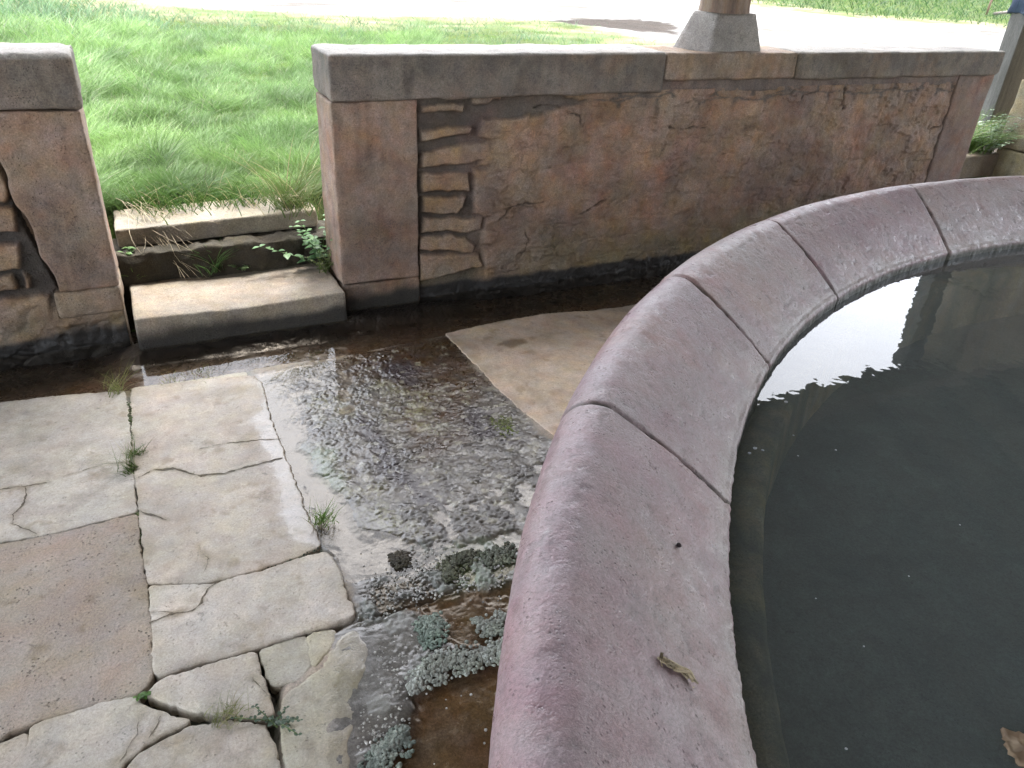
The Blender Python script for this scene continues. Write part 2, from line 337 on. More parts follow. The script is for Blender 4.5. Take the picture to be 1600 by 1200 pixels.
def sheet(name, poly, z, mat, step=None):
    p = np.asarray(poly); v = np.c_[p, np.full(len(p), z)]
    a = np.sum(p[:, 0] * np.roll(p[:, 1], -1) - np.roll(p[:, 0], -1) * p[:, 1]); f = [list(range(len(p)))]
    if a < 0: f = [f[0][::-1]]
    return kind(obj(name, v, f, mat, smooth=False), 'structure')
sheet('puddle', np.concatenate([[(-6, 3.0), (-1.2, 2.93)], GP([(0, 642), (195, 618), (330, 596), (388, 588), (422, 650), (474, 790), (508, 852), (528, 872), (560, 968), (560, 1000), (540, 1260), (1100, 1260), (1100, 680), (870, 685), (790, 622), (745, 572), (702, 530), (860, 496), (960, 486)]), [(3.4, 2.98), (9, 3.0), (9, 3.45), (-6, 3.45)]]), -.0032, M['puddle'])

# flagstones
def densify(poly, step=.008, jit=.003, seed=0):
    out = []
    for a, b in zip(poly, np.roll(poly, -1, axis=0)):
        n = max(1, int(np.linalg.norm(b - a) / step)); out += [a + (b - a) * k / n for k in range(n)]
    out = np.array(out)
    # round the corners a little
    for _ in range(2): out = .5 * out + .25 * (np.roll(out, 1, 0) + np.roll(out, -1, 0))
    out += jit * np.c_[fbm(out, 28, 4, seed, .7), fbm(out, 28, 4, seed + 3, .7)] * 2.6
    out += .0016 * np.c_[fbm(out, 130, 2, seed + 11), fbm(out, 130, 2, seed + 12)] * 2
    return out
def inset(p, d):
    a = np.sum(p[:, 0] * np.roll(p[:, 1], -1) - np.roll(p[:, 0], -1) * p[:, 1])
    t = np.roll(p, -1, 0) - np.roll(p, 1, 0); t /= np.linalg.norm(t, axis=1)[:, None] + 1e-9
    n = np.stack([-t[:, 1], t[:, 0]], 1) * (1 if a > 0 else -1); return p + n * d
def ribbon(line, w, seed=0, jit=.004):
    L = [];
    for a, b in zip(line[:-1], line[1:]):
        n = max(1, int(np.linalg.norm(b - a) / .008)); L += [a + (b - a) * k / n for k in range(n)]
    L.append(line[-1]); L = np.array(L); L = L + .0016 * np.c_[fbm(L, 120, 2, seed + 3), fbm(L, 120, 2, seed + 4)] * 2 + jit * np.c_[fbm(L, 22, 4, seed), fbm(L, 22, 4, seed + 7)] * 2
    t = np.gradient(L, axis=0); t /= np.linalg.norm(t, axis=1)[:, None] + 1e-9; n = np.stack([-t[:, 1], t[:, 0]], 1)
    s = np.linspace(0, 1, len(L)); ww = w * (.35 + .65 * np.sin(np.pi * np.clip(s, .08, .92))) * np.clip(.7 + 1.3 * fbm(L, 45, 4, seed + 2), .1, 2.2)
    return np.r_[L + n * ww[:, None] * .5, L - n * ww[:, None] * .5], [[i, i + 1, i + 1 + len(L), i + len(L)] for i in range(len(L) - 1)]
def flagstone(poly, colour, top=.004, mat='flag', cracks=(), seed=0, gap=-.0055, grid=.012, uneven=.004, stain=(.24, .2, .13), wetf=True, edge=.004, label=None, pale_spot=None):
    p = densify(np.asarray(poly), seed=seed); a = np.sum(p[:, 0] * np.roll(p[:, 1], -1) - np.roll(p[:, 0], -1) * p[:, 1])
    if a < 0: p = p[::-1]
    p = inset(p, gap); n = len(p); r1 = inset(p, edge * .3); r2 = inset(p, edge); r3 = inset(p, edge * 2.2)
    lo = p.min(0); hi = p.max(0); g = np.stack(np.meshgrid(np.arange(lo[0], hi[0], grid), np.arange(lo[1], hi[1], grid), indexing='ij'), -1).reshape(-1, 2)
    g += (rng.random(g.shape) - .5) * grid * .5; g = g[sdpoly(g, r3) < -grid * .7]
    pts = [Vector(q) for q in r3] + [Vector(q) for q in g]
    ov, oe, of, *_ = delaunay_2d_cdt(pts, [(i, (i + 1) % n) for i in range(n)], [], 1, 1e-6)
    ov = np.array([tuple(q) for q in ov])
    if len(ov) != len(pts): n3 = None
    vt = np.r_[p, p, p, r1, r2, ov]; z = np.r_[np.full(n, -.04), np.full(n, top - edge), np.full(n, top - edge), np.full(n, top - edge * .4), np.full(n, top - edge * .1), np.full(len(ov), top)]
    z = z + uneven * fbm(vt, 3, 4, seed + 5) + .0016 * fbm(vt, 24, 4, seed + 6)
    F = []
    for k in (0, 2, 3):
        for i in range(n): F.append([k * n + i, k * n + (i + 1) % n, (k + 1) * n + (i + 1) % n, (k + 1) * n + i])
    for i in range(n): F.append([4 * n + i, 4 * n + (i + 1) % n, 5 * n + (i + 1) % n, 5 * n + i])
    F += [[5 * n + i for i in f] for f in of]; mi = [0] * len(F)
    d = -sdpoly(vt, p)
    c = mix(np.broadcast_to(colour, (len(vt), 3)), stain, .28 * ss(.035, .0, d + .035 * fbm(vt, 14, 4, seed + 8)))
    c = mix(c, np.array(colour) * .72 * np.array([1, .97, .9]), .7 * ss(.12, .5, fbm(vt, 6, 5, seed + 9, .6))); c = mix(c, np.array(colour) * np.array([.62, .58, .5]), .75 * ss(.28, .5, fbm(vt, 15, 5, seed + 15, .65))); c = mix(c, np.array(colour) * 1.15, .6 * ss(.15, .5, fbm(vt, 9, 4, seed + 12)))
    for ln, wd in cracks: c = mix(c, (.2, .17, .11), .5 * ss(.016, .002, sdline(vt, GP(ln)) + .012 * fbm(vt, 30, 3, seed + 77)))
    w = wet_of(vt) if wetf else np.zeros(len(vt))
    vv = [np.c_[vt, z]]; cc = [c]; wc = [w]; nv = len(vt)
    for k, (ln, wd) in enumerate(cracks):
        rv, rf = ribbon(GP(ln), wd, seed + 40 + k)
        zz = top + .0012 + uneven * fbm(rv, 3, 4, seed + 5) + .0012 * fbm(rv, 30, 3, seed + 6)
        vv.append(np.c_[rv, zz]); cc.append(np.full((len(rv), 3), (.12, .10, .07))); wc.append(np.zeros(len(rv)))
        F += [[i + nv for i in f] for f in rf]; mi += [1] * len(rf); nv += len(rv)
    if pale_spot is not None:
        q = np.linalg.norm((vt - pale_spot) * np.array([.7, 1.2]), axis=1) + .02 * fbm(vt, 25, 3, 8); cc[0] = mix(cc[0], (.19, .12, .07), .85 * ss(.055, .035, q))
    o = obj('flagstone', np.concatenate(vv), F, [M[mat], M['dirt']], flo, col=np.concatenate(cc), wet=np.concatenate(wc), midx=mi)
    if label: o['label'] = label
    return o
tan = (.375, .328, .268); grey = (.37, .338, .29); white = (.415, .372, .312)
flagstone(GP([(-420, 700), (0, 630), (100, 619), (193, 612), (199, 640), (204, 700), (210, 790), (213, 801), (120, 824), (60, 838), (0, 847), (-420, 940)]), grey, .004, seed=1,
          cracks=[([(-5, 768), (40, 762), (75, 755)], .005), ([(42, 762), (38, 790), (22, 805), (20, 820)], .007), ([(100, 745), (160, 728), (200, 722)], .003), ([(20, 820), (60, 835)], .004)])
flagstone(GP([(-420, 950), (0, 853), (60, 843), (120, 830), (213, 806), (220, 870), (231, 950), (239, 1055), (222, 1083), (160, 1098), (60, 1128), (0, 1152), (-420, 1300)]), (.295, .245, .197), .006, 'rough', seed=2, label='rough pitted pinkish sandstone flagstone')
flagstone(GP([(207, 608), (300, 597), (395, 588), (408, 600), (420, 650), (445, 715), (470, 780), (500, 851), (470, 868), (430, 883), (350, 907), (300, 912), (232, 913), (226, 860), (218, 790), (212, 720), (207, 650)]), tan, .005, seed=3,
          cracks=[([(207, 752), (240, 736), (270, 734), (310, 745), (350, 742), (390, 730), (440, 718)], .009), ([(310, 704), (350, 695), (400, 690), (440, 688)], .006), ([(310, 855), (325, 875), (318, 900)], .002), ([(216, 800), (262, 815)], .006)], label='large cracked buff flagstone, wet along one side')
flagstone(GP([(236, 918), (300, 917), (338, 914), (430, 890), (478, 872), (512, 866), (524, 880), (540, 930), (552, 963), (520, 975), (400, 1013), (320, 1034), (245, 1056), (240, 1000)]), white, .008, seed=4,
          cracks=[([(234, 975), (265, 963), (300, 958), (316, 945), (325, 922), (340, 912)], .006), ([(236, 960), (280, 960)], .003)], label='pale oblong flagstone between dark joints')
flagstone(GP([(228, 1084), (252, 1064), (320, 1043), (398, 1021), (408, 1055), (428, 1118), (395, 1122), (340, 1116), (295, 1108), (262, 1097)]), white, .004, seed=5, cracks=[([(395, 1060), (428, 1100)], .002)])
flagstone(GP([(406, 1019), (450, 1000), (476, 996), (482, 1020), (484, 1044), (465, 1062), (426, 1072), (415, 1050)]), (.36, .335, .265), .002, seed=6)
flagstone(GP([(480, 994), (524, 982), (522, 1000), (500, 1030), (488, 1042)]), (.36, .33, .24), .0, seed=7)
flagstone(GP([(46, 1142), (130, 1105), (212, 1090), (222, 1104), (245, 1115), (298, 1128), (262, 1143), (232, 1162), (205, 1182), (186, 1205), (150, 1300), (-300, 1420), (-200, 1270), (10, 1218), (46, 1165)]), (.36, .325, .27), .004, seed=8, cracks=[([(190, 1190), (215, 1150), (220, 1120)], .004), ([(235, 1155), (250, 1120)], .003)])
flagstone(GP([(-200, 1230), (-2, 1162), (42, 1146), (44, 1170), (30, 1190), (4, 1208), (-150, 1262)]), (.38, .34, .28), .002, seed=9)
flagstone(GP([(192, 1208), (214, 1184), (250, 1160), (300, 1137), (360, 1130), (412, 1139), (424, 1160), (440, 1230), (445, 1300), (150, 1330)]), (.35, .315, .26), .003, seed=10)
flagstone(GP([(444, 1088), (470, 1072), (505, 1046), (530, 1000), (556, 984), (574, 1020), (560, 1080), (545, 1150), (540, 1300), (452, 1300), (447, 1180), (438, 1120)]), (.34, .31, .235), .001, seed=11, uneven=.002, label='long yellowish slab with a wet grey edge')
flagstone(slabL, (.46, .365, .275), .003, seed=12, uneven=.002, edge=.003, wetf=False, pale_spot=G(802, 537)[:2], cracks=[], label='dry pale tan slab beside the wet patch')
flagstone(GP([(200, 606), (260, 598), (330, 588), (380, 580), (385, 586), (300, 596), (207, 606)]), (.3, .29, .2), -.004, seed=13)

# ------------------------------------------------------------------ parapets
def heightwall(name, parent, x0, x1, z0, z1, y, seed, deep, stones, cracks, step=.0055, thick=.26, cell=(.23, .105), recess=()):
    xs = np.arange(x0, x1 + step * .5, step); zs = np.arange(z0, z1 + step * .5, step)
    A, B = np.meshgrid(xs, zs, indexing='ij'); P = np.c_[A.ravel(), B.ravel()]
    wp = P + .018 * np.c_[fbm(P, 9, 3, seed), fbm(P, 9, 3, seed + 1)] + .006 * np.c_[fbm(P, 35, 3, seed + 3), fbm(P, 35, 3, seed + 4)]
    f1, f2, cid = cells(wp, cell[0], cell[1], seed + 2); dj = f2 - f1
    dp = deep(P)                                         # 0 rendered flush .. 1 open joints
    face = ss(.02, .16, dj + .03 * fbm(P, 30, 3, seed + 5))
    d0 = np.full(len(P), 1.)
    for s in stones: d0 = np.minimum(d0, sdpoly(wp, s))
    if stones:
        zone = np.clip(dp * 1.5, 0, 1); face = face * (1 - zone) + zone * ss(.004, -.012, d0)
    big = fbm(P, 4, 4, seed + 6); med = fbm(P, 16, 4, seed + 7); fine = fbm(P, 60, 3, seed + 8)
    hgt = -(.0035 + .0275 * dp) * (1 - face) + .010 * big + (.006 + .003 * (1 - dp)) * med + .0018 * fine + .010 * (cid - .5) * dp
    rdg = np.abs(fbm(wp * np.array([1, 1.7]), 6, 4, seed + 60)); rdg2 = np.abs(fbm(wp * np.array([1, 2.3]), 11, 3, seed + 63)); rk = np.maximum(ss(.022, .004, rdg) * ss(-.05, .25, fbm(P, 3, 3, seed + 61)), ss(.03, .006, rdg2) * ss(.1, .35, fbm(P, 4, 3, seed + 62))) * (1 - .7 * dp)
    hgt -= .0045 * rk
    # scaly spalls
    sp = fbm(P * np.array([1, 1.9]), 9, 4, seed + 11); hgt -= .010 * ss(.02, .06, sp) * (1 - dp) * ss(-.3, .3, big)
    ck = np.zeros(len(P))
    for i, (ln, w) in enumerate(cracks):
        q = ss(w * .8, w * .15, sdline(wp, ln) + w * .9 * fbm(P, 34, 4, seed + 20 + i)); ck = np.maximum(ck, q)
    hgt -= .016 * ck
    c = mix(np.broadcast_to((.29, .208, .158), (len(P), 3)), (.25, .192, .152), ss(-.3, .3, big)); c = mix(c, (.32, .23, .165), .7 * ss(.1, .5, fbm(P, 5, 4, seed + 30)))
    c = mix(c, (.27, .172, .142), .55 * ss(.1, .45, fbm(P, 3.2, 4, seed + 31))); c = c * (.9 + .2 * cid)[:, None]
    c = mix(c, (.33, .25, .165), dp * face * .5)
    c = mix(c, (.075, .068, .062), (1 - face) * (.07 + .85 * dp)); c = mix(c, (.09, .07, .058), .38 * rk); c = mix(c, (.075, .06, .05), .85 * ck)
    c = mix(c, (.18, .135, .125), .55 * ss(.15, .5, fbm(P * np.array([1, .5]), 4, 4, seed + 33)))
    # green algae low down, colour darkening to black at the foot
    lv = P[:, 1] + .09 * fbm(P, 3, 4, seed + 34) + .02 * fbm(P, 20, 3, seed + 36)
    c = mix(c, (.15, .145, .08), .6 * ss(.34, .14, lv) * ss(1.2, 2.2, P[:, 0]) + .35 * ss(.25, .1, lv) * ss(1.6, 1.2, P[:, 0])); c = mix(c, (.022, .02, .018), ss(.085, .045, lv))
    # mortar bleeding from the coping
    up = ss(z1 - .12, z1 - .04, P[:, 1] + .05 * med) ; c = mix(c, (.12, .105, .095), up * (1 - face * .9))
    for rc in recess: hgt = hgt - .05 * ss(.004, -.004, sdpoly(P, rc))
    c = c * np.array([.84, .78, .72])
    nx, nz = len(xs), len(zs); v = np.c_[P[:, 0], y - hgt, P[:, 1]]; f = grid_faces(nx, nz)
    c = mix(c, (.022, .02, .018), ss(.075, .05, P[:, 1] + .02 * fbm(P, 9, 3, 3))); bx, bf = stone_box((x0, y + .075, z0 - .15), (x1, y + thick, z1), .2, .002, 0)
    V_ = np.r_[v, bx]; Fm = f.tolist() + (bf + len(v)).tolist()
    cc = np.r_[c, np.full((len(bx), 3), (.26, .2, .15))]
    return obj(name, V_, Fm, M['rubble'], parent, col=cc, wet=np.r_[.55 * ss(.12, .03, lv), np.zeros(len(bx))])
def block(name, parent, lo, hi, colour, seed, res=.011, bev=.01, amp=.005, warp=None, chip=.006, mat='block', stain=None, wet=0., label=None):
    v, f = stone_box(lo, hi, res, bev, amp, 8, seed, warp, chip)
    c = mix(np.broadcast_to(colour, (len(v), 3)), np.array(colour) * .62, .6 * ss(.05, .5, fbm(v, 3.2, 4, seed + 50))); c = mix(c, np.array(colour) * np.array([1.12, .98, .9]), .7 * ss(.1, .5, fbm(v, 5, 4, seed + 51)))
    c = c * (1 - .2 * ss(.05, .5, fbm(v * np.array([1, 1, .12]), 22, 4, seed + 52)) - .22 * ss(.2, .5, fbm(v, 24, 4, seed + 53, .65)))[:, None]
    if stain: c = stain(v, c)
    o = obj(name, v, f, M[mat], parent, col=c, wet=np.full(len(v), wet))
    if label: o['label'] = label
    return o
foot = lambda v, c: mix(c, (.03, .027, .022), ss(.10, .04, v[:, 2] + .03 * fbm(v, 8, 3, 5)))  # colour goes near black towards the foot
def lichen(v, c): return mix(mix(c, (.10, .09, .08), .8 * ss(-.15, .35, fbm(v, 7, 5, 60, .65)) * ss(1.02, 1.10, v[:, 2] + .03 * fbm(v, 9, 3, 2))), (.44, .43, .4), .45 * ss(ZT - .012, ZT - .003, v[:, 2]) )  # dark lichen blotches, plus a paler colour along the very top

rw = thing('parapet_wall', 'long low rubble wall with stone coping that carries the timber post', 'wall', (2.97, 3.53, 0), 'low walls round the shelter')
# rubble, traced stones beside the pier
o4 = lambda L: VP([(620 + x / 3.157, 100 + y / 3.157) for x, y in L], YF)
o2 = lambda L: VP([(500 + x / 2.857, y / 2.857) for x, y in L], YF)
stones = [o4(s) for s in ([(118, 205), (345, 195), (335, 240), (125, 252)], [(370, 135), (545, 115), (520, 190), (440, 210), (370, 200)], [(120, 328), (385, 300), (365, 360), (125, 382)], [(430, 278), (668, 238), (640, 322), (490, 362), (408, 368)],
          [(128, 430), (465, 375), (476, 450), (380, 492), (130, 527)], [(128, 548), (362, 532), (372, 640), (250, 632), (128, 645)], [(128, 660), (352, 655), (300, 748), (128, 752)], [(126, 770), (425, 755), (428, 830), (126, 848)], [(122, 860), (350, 850), (405, 900), (390, 940), (118, 935)],
          [(500, 375), (660, 350), (1000, 330), (1000, 620), (640, 640), (500, 560), (495, 480), (390, 512)], [(388, 520), (500, 505), (500, 740), (440, 760), (380, 740)], [(440, 775), (700, 750), (700, 860), (430, 900)], [(110, 948), (420, 940), (430, 1010), (110, 1080)], [(440, 910), (760, 870), (760, 1030), (440, 1060)])]
stones += [o2(s) for s in ([(1085, 412), (1290, 403), (1325, 440), (1220, 462), (1110, 442)], [(1340, 425), (1510, 393), (1500, 437), (1350, 432)], [(1075, 485), (1600, 460), (1600, 640), (1075, 640)])]
deepR = lambda P: np.clip(ss(1.66, 1.42, P[:, 0] - .55 * ss(.8, .98, P[:, 1]) + .05 * fbm(P, 6, 3, 44)), 0, 1)
crk = lambda L, w: (VP(L, YF), w)
cracksR = [crk([(838, 170), (870, 168), (908, 180), (906, 196)], .006), crk([(780, 345), (800, 320), (850, 316)], .006), crk([(905, 335), (925, 325), (950, 312)], .008), crk([(1315, 133), (1345, 129)], .014), crk([(1320, 140), (1318, 170)], .008),
           crk([(1245, 170), (1255, 150), (1275, 145)], .006), crk([(1045, 200), (1110, 205)], .006), crk([(1450, 215), (1455, 200), (1470, 195)], .006), crk([(815, 400), (825, 375), (818, 365)], .006)]
heightwall('masonry', rw, 1.195, 4.78, -.06, .985, YF, 11, deepR, stones, cracksR)
block('jamb_stone', rw, (.795, YF - .004, .13), (1.185, YB - .01, .972), (.235, .165, .125), 21, bev=.012, stain=foot, label='tall plain upright stone at the wall end')
block('foot_stone', rw, (.80, YF + .002, -.12), (1.19, YB - .012, .125), (.19, .138, .103), 22, bev=.015, stain=foot)
block('end_pier', rw, (4.79, YF - .002, -.1), (5.125, YB - .01, 1.03), (.17, .12, .095), 23, res=.03)
cgrey = (.172, .145, .123)
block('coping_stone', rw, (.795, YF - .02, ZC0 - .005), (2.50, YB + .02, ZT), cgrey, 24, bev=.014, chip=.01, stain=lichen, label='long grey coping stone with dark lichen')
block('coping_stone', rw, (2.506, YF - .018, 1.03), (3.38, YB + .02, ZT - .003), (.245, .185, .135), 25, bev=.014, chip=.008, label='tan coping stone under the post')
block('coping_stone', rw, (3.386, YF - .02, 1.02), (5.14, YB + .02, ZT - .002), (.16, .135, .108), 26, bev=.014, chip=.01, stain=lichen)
block('mortar_bed', rw, (2.5, YF + .004, .965), (4.8, YB - .015, 1.035), (.14, .11, .095), 27, amp=.006, chip=.01)

lw = thing('parapet_wall', 'low wall cut off by the photo edge, its jamb stone facing the opening', 'wall', (-1.9, 3.53, 0), 'low walls round the shelter')
stl = [VP([(-60, 200), (8, 195), (20, 255), (12, 320), (-60, 320)], YF), VP([(-60, 325), (22, 322), (26, 365), (-60, 375)], YF), VP([(-60, 385), (30, 380), (32, 420), (-60, 440)], YF), VP([(-60, 448), (18, 428), (28, 455), (-60, 470)], YF), VP([(35, 425), (48, 430), (52, 450), (40, 455)], YF), VP([(-60, 475), (75, 460), (78, 500), (-60, 525)], YF), VP([(-60, 530), (90, 508), (92, 545), (-60, 570)], YF), VP([(82, 460), (190, 446), (198, 505), (90, 512)], YF), VP([(98, 518), (150, 510), (150, 545), (98, 548)], YF), VP([(156, 508), (202, 508), (204, 542), (160, 540)], YF),
       VP([(-300, 240), (-70, 210), (-70, 330), (-300, 350)], YF), VP([(-300, 360), (-70, 340), (-70, 440), (-300, 480)], YF), VP([(-300, 490), (-70, 450), (-70, 560), (-300, 600)], YF)]
deepL = lambda P: np.where(P[:, 0] < -1.6, 0, ss(.14, .3, P[:, 1]) * .9 + .1) + .12
heightwall('masonry', lw, -4.0, -.158, -.06, .985, YF, 51, deepL, stl, [], step=.0065, recess=[np.array([(-.478, .99), (-.44, .55), (-.375, .262), (-.10, .26), (-.10, .99)]), np.array([(-.395, .258), (-.395, .145), (-.1, .145), (-.1, .258)])])
_wj = lambda v: np.c_[v[:, 0] + np.clip((-.15 - v[:, 0]) / .33, 0, 1) * (.105 * (1 - np.clip((v[:, 2] - .26) / .7, 0, 1)) + .018 * fbm(v * np.array([0, 0, 1]), 9, 3, 5)), v[:, 1], v[:, 2]]
block('jamb_stone', lw, (-.48, YF - .012, .262), (-.15, YB - .01, .972), (.235, .17, .128), 31, bev=.012, warp=_wj, label='large plain upright stone at the opening')
block('foot_stone', lw, (-.40, YF - .004, .14), (-.148, YB - .012, .258), (.23, .175, .125), 33, bev=.016)
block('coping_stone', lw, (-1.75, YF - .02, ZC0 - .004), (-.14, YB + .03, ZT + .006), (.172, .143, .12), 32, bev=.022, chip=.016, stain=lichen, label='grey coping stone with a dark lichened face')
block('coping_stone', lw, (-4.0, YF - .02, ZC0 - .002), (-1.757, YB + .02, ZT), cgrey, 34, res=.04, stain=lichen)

# steps in the openings
def step(lo, hi, colour, seed, label, warp=None, stain=None):
    v, f = stone_box(lo, hi, .014, .013, .004, 7, seed, warp, .01)
    c = mix(np.broadcast_to(colour, (len(v), 3)), np.array(colour) * .7, .7 * ss(0, .5, fbm(v, 5, 4, seed)))
    if stain: c = stain(v, c)
    o = obj('stone_step', v, f, M['block'], None, ((lo[0] + hi[0]) / 2, (lo[1] + hi[1]) / 2, lo[2]), col=c); return tag(o, label, 'step', 'stone steps in the wall openings')
step((-.125, 3.29, -.08), (.785, 3.72, .142), (.23, .195, .15), 41, 'lower stone step, worn and pale, above the wet gutter', stain=foot,
     warp=lambda v: np.c_[v[:, 0], v[:, 1] - .02 * (v[:, 0] > .0) * 0, v[:, 2] - .012 * np.exp(-((v[:, 0] - .35) / .3) ** 2) * (v[:, 2] > .05)])
step((-.14, 3.80, .285), (.79, 4.12, .375), (.22, .195, .15), 42, 'upper stone step at the edge of the grass', warp=lambda v: v + np.c_[0 * v[:, 0], 0 * v[:, 0], .018 * (v[:, 0] - .3)])
step((5.0, 3.76, .2), (6.3, 4.1, .375), (.17, .14, .105), 43, 'stone step beside the tall yellowish wall, half hidden behind the basin rim')
# earth behind the lower step (between the steps)
eg, ef = stone_box((-.3, 3.70, -.1), (.95, 3.95, .278), .015, .01, .02, 14, 77); obj('ground_under_step', eg, ef, M['dirt'], col=np.full((len(eg), 3), (.035, .03, .02)))
bpy.data.objects['ground_under_step'].name = 'earth'; kind(bpy.data.objects['earth'], 'structure')

# pier of the shelter beyond the second opening
pr = thing('stone_wall', 'tall yellowish wall end of big blocks at the right edge of the photo', 'wall', (7.3, 3.63, 0))
zz = [-.1, .42, .92, 1.17, 1.62, 2.42]
for i in range(5):
    block('stone_block', pr, (6.08 + .006 * (i % 2), 3.46, zz[i] + .003), (8.6 + .01 * i, 3.80 + .01 * (i % 2), zz[i + 1] - .003), ((.25, .21, .13), (.24, .20, .135), (.26, .22, .14), (.23, .2, .14), (.24, .2, .15))[i], 90 + i, res=.02, bev=.02, chip=.012)
# weathered post standing outside the pier
gp = thing('timber_post', 'square grey weathered post standing against the tall yellowish wall', 'post', (6.28, 4.07, ZG), 'timber posts')
v, f = stone_box((6.19, 4.0, ZG - .05), (6.50, 4.13, 2.6), .04, .006, .003, 6, 95); obj('shaft', v, f, M['wood'], gp, col=np.full((len(v), 3), (.16, .155, .15)))
v, f = stone_box((6.17, 3.98, 1.33), (6.52, 4.15, 1.45), .02, .01, .012, 18, 96); obj('strap', v, f, M['wood'], gp, col=np.full((len(v), 3), (.05, .07, .11)))

# post on its tapered stone
tp = thing('timber_post', 'round wooden post on a tapered stone base on top of the wall', 'post', (2.95, 3.54, ZT), 'timber posts')
A_, B_, D_ = G(1113, 80.5, ZT)[:2], G(1192, 80.5, ZT)[:2], G(1050, 73, ZT)[:2]
a2, b2, d2 = V(1122, 25.5, 3.46)[[0, 1]], V(1181, 27, 3.46)[[0, 1]], V(1084, 21, 3.6)[[0, 1]]
A_ = np.array([A_[0], 3.405]); B_ = np.array([B_[0], 3.405]); Cc = np.array([B_[0] - .05, 3.70]); D_ = np.array([D_[0], min(D_[1], 3.67)])
T = [np.array(a2), np.array(b2), np.array([b2[0] - .06, 3.65]), np.array(d2)]
Bm = [A_, B_, Cc, D_]; zb, zt = ZT - .012, ZT + .172
uu = np.linspace(0, 1, 15); ring = []
def quad_ring(Q, n=10): return np.array([Q[i] + (Q[(i + 1) % 4] - Q[i]) * (k / n) for i in range(4) for k in range(n)])
r0, r1 = quad_ring(Bm), quad_ring(T); rows = []
for t in uu: rows.append(np.c_[r0 + (r1 - r0) * t, np.full(len(r0), zb + (zt - zb) * t)])
cT = r1.mean(0)
for s, dz in ((.96, .004), (.8, .005), (.4, .005), (.02, .005)): rows.append(np.c_[cT + (r1 - cT) * s, np.full(len(r0), zt + dz)])
v = np.concatenate(rows); n = len(r0); v = v + .0035 * np.c_[fbm(v, 22, 3, 1), fbm(v, 22, 3, 2), 0 * v[:, 0]]
f = [[i * n + k, i * n + (k + 1) % n, (i + 1) * n + (k + 1) % n, (i + 1) * n + k] for i in range(len(rows) - 1) for k in range(n)]
obj('stone_base', v, f, M['block'], tp, col=mix(np.broadcast_to((.27, .252, .235), (len(v), 3)), (.22, .205, .19), ss(0, .5, fbm(v, 9, 4, 3))))
pc = cT; ang = np.linspace(0, 2 * np.pi, 33)[:-1]; rows = []
for z in np.r_[zt + .004, np.linspace(zt + .03, 2.38, 24)]:
    cr_ = .128 * (1 + .05 * np.cos(3 * ang + .3) + .03 * np.sin(7 * ang)) * (1.03 if z < zt + .02 else 1); rows.append(np.c_[pc[0] + cr_ * np.cos(ang), pc[1] + cr_ * np.sin(ang), np.full(32, z)])
v = np.concatenate(rows); f = [[i * 32 + k, i * 32 + (k + 1) % 32, (i + 1) * 32 + (k + 1) % 32, (i + 1) * 32 + k] for i in range(len(rows) - 1) for k in range(32)]
rad = ss(.1, .3, np.sin(9 * np.tile(ang, len(rows)) + 2 * fbm(v, 2, 2, 5)))
obj('shaft', v, f, M['wood'], tp, col=mix(np.broadcast_to((.23, .17, .13), (len(v), 3)), (.09, .06, .045), .6 * rad))

# ------------------------------------------------------------------ roof of the shelter
rf = thing('shelter_roof', 'timber roof over the wash basin, seen as the dark shape in the water', 'roof', (2.9, 1, 2.3))
RX0, RX1, YE, ZE, YR, ZR = -3.6, 9.5, 4.10, 2.66, -1.6, 4.9
def slab(x0, x1, ya, za, yb, zb, t, n=2):
    v = np.array([(x, y, z + dz) for x in (x0, x1) for (y, z) in ((ya, za), (yb, zb)) for dz in (0, t)], float)
    f = [[0, 4, 6, 2], [1, 3, 7, 5], [0, 1, 5, 4], [2, 6, 7, 3], [0, 2, 3, 1], [4, 5, 7, 6]]; return v, np.array(f)
dk = (.10, .075, .055)
mb = MB()
npl = 14
for (ya, za, yb, zb) in ((YE, ZE, YR, ZR), (YR, ZR, -7.6, 2.0)):
    for k in range(npl):
        a, b = k / npl, (k + .985) / npl
        v, f = slab(RX0, RX1, ya + (yb - ya) * a, za + (zb - za) * a, ya + (yb - ya) * b, za + (zb - za) * b, .03); mb.add(v, f, np.array(dk) * random.uniform(.8, 1.2))
build(mb, 'roof_boarding', M['beam'], rf, smooth=False, wet=0.)
mb = MB()
for k in range(41):
    x = RX0 + .15 + k * .3
    tt = np.linspace(0, np.pi, 7); pr_ = np.c_[x + .13 * np.cos(tt), np.sin(tt) * .03]
    for dy, yy, zz_ in ((0, YE + .07 + random.uniform(-.02, .02), ZE + .005), (1, 2.6, ZE + .005 + (YE - 2.6) * (ZR - ZE) / (YE - YR))):
        mb.v.append(np.c_[pr_[:, 0], np.full(7, yy), pr_[:, 1] + zz_ + .03]); mb.c.append(np.full((7, 3), .2)); mb.n += 7
    b0 = mb.n - 14; mb.f += [[b0 + i, b0 + i + 1, b0 + 8 + i, b0 + 7 + i] for i in range(6)]
build(mb, 'eave_tiles', M['block'], rf, wet=0.)
for k in range(18):
    x = RX0 + .3 + k * .7
    v, f = slab(x - .04, x + .04, YE - .02, ZE - .10, YR, ZR - .10, .095); obj('rafter', v, f, M['beam'], rf, col=np.full((8, 3), dk), smooth=False)
v, f = stone_box((RX0, 3.46, 2.36), (RX1, 3.62, 2.49), .2, .01, .004, 3, 5); obj('eave_beam', v, f, M['beam'], rf, col=np.full((len(v), 3), (.12, .09, .07)))

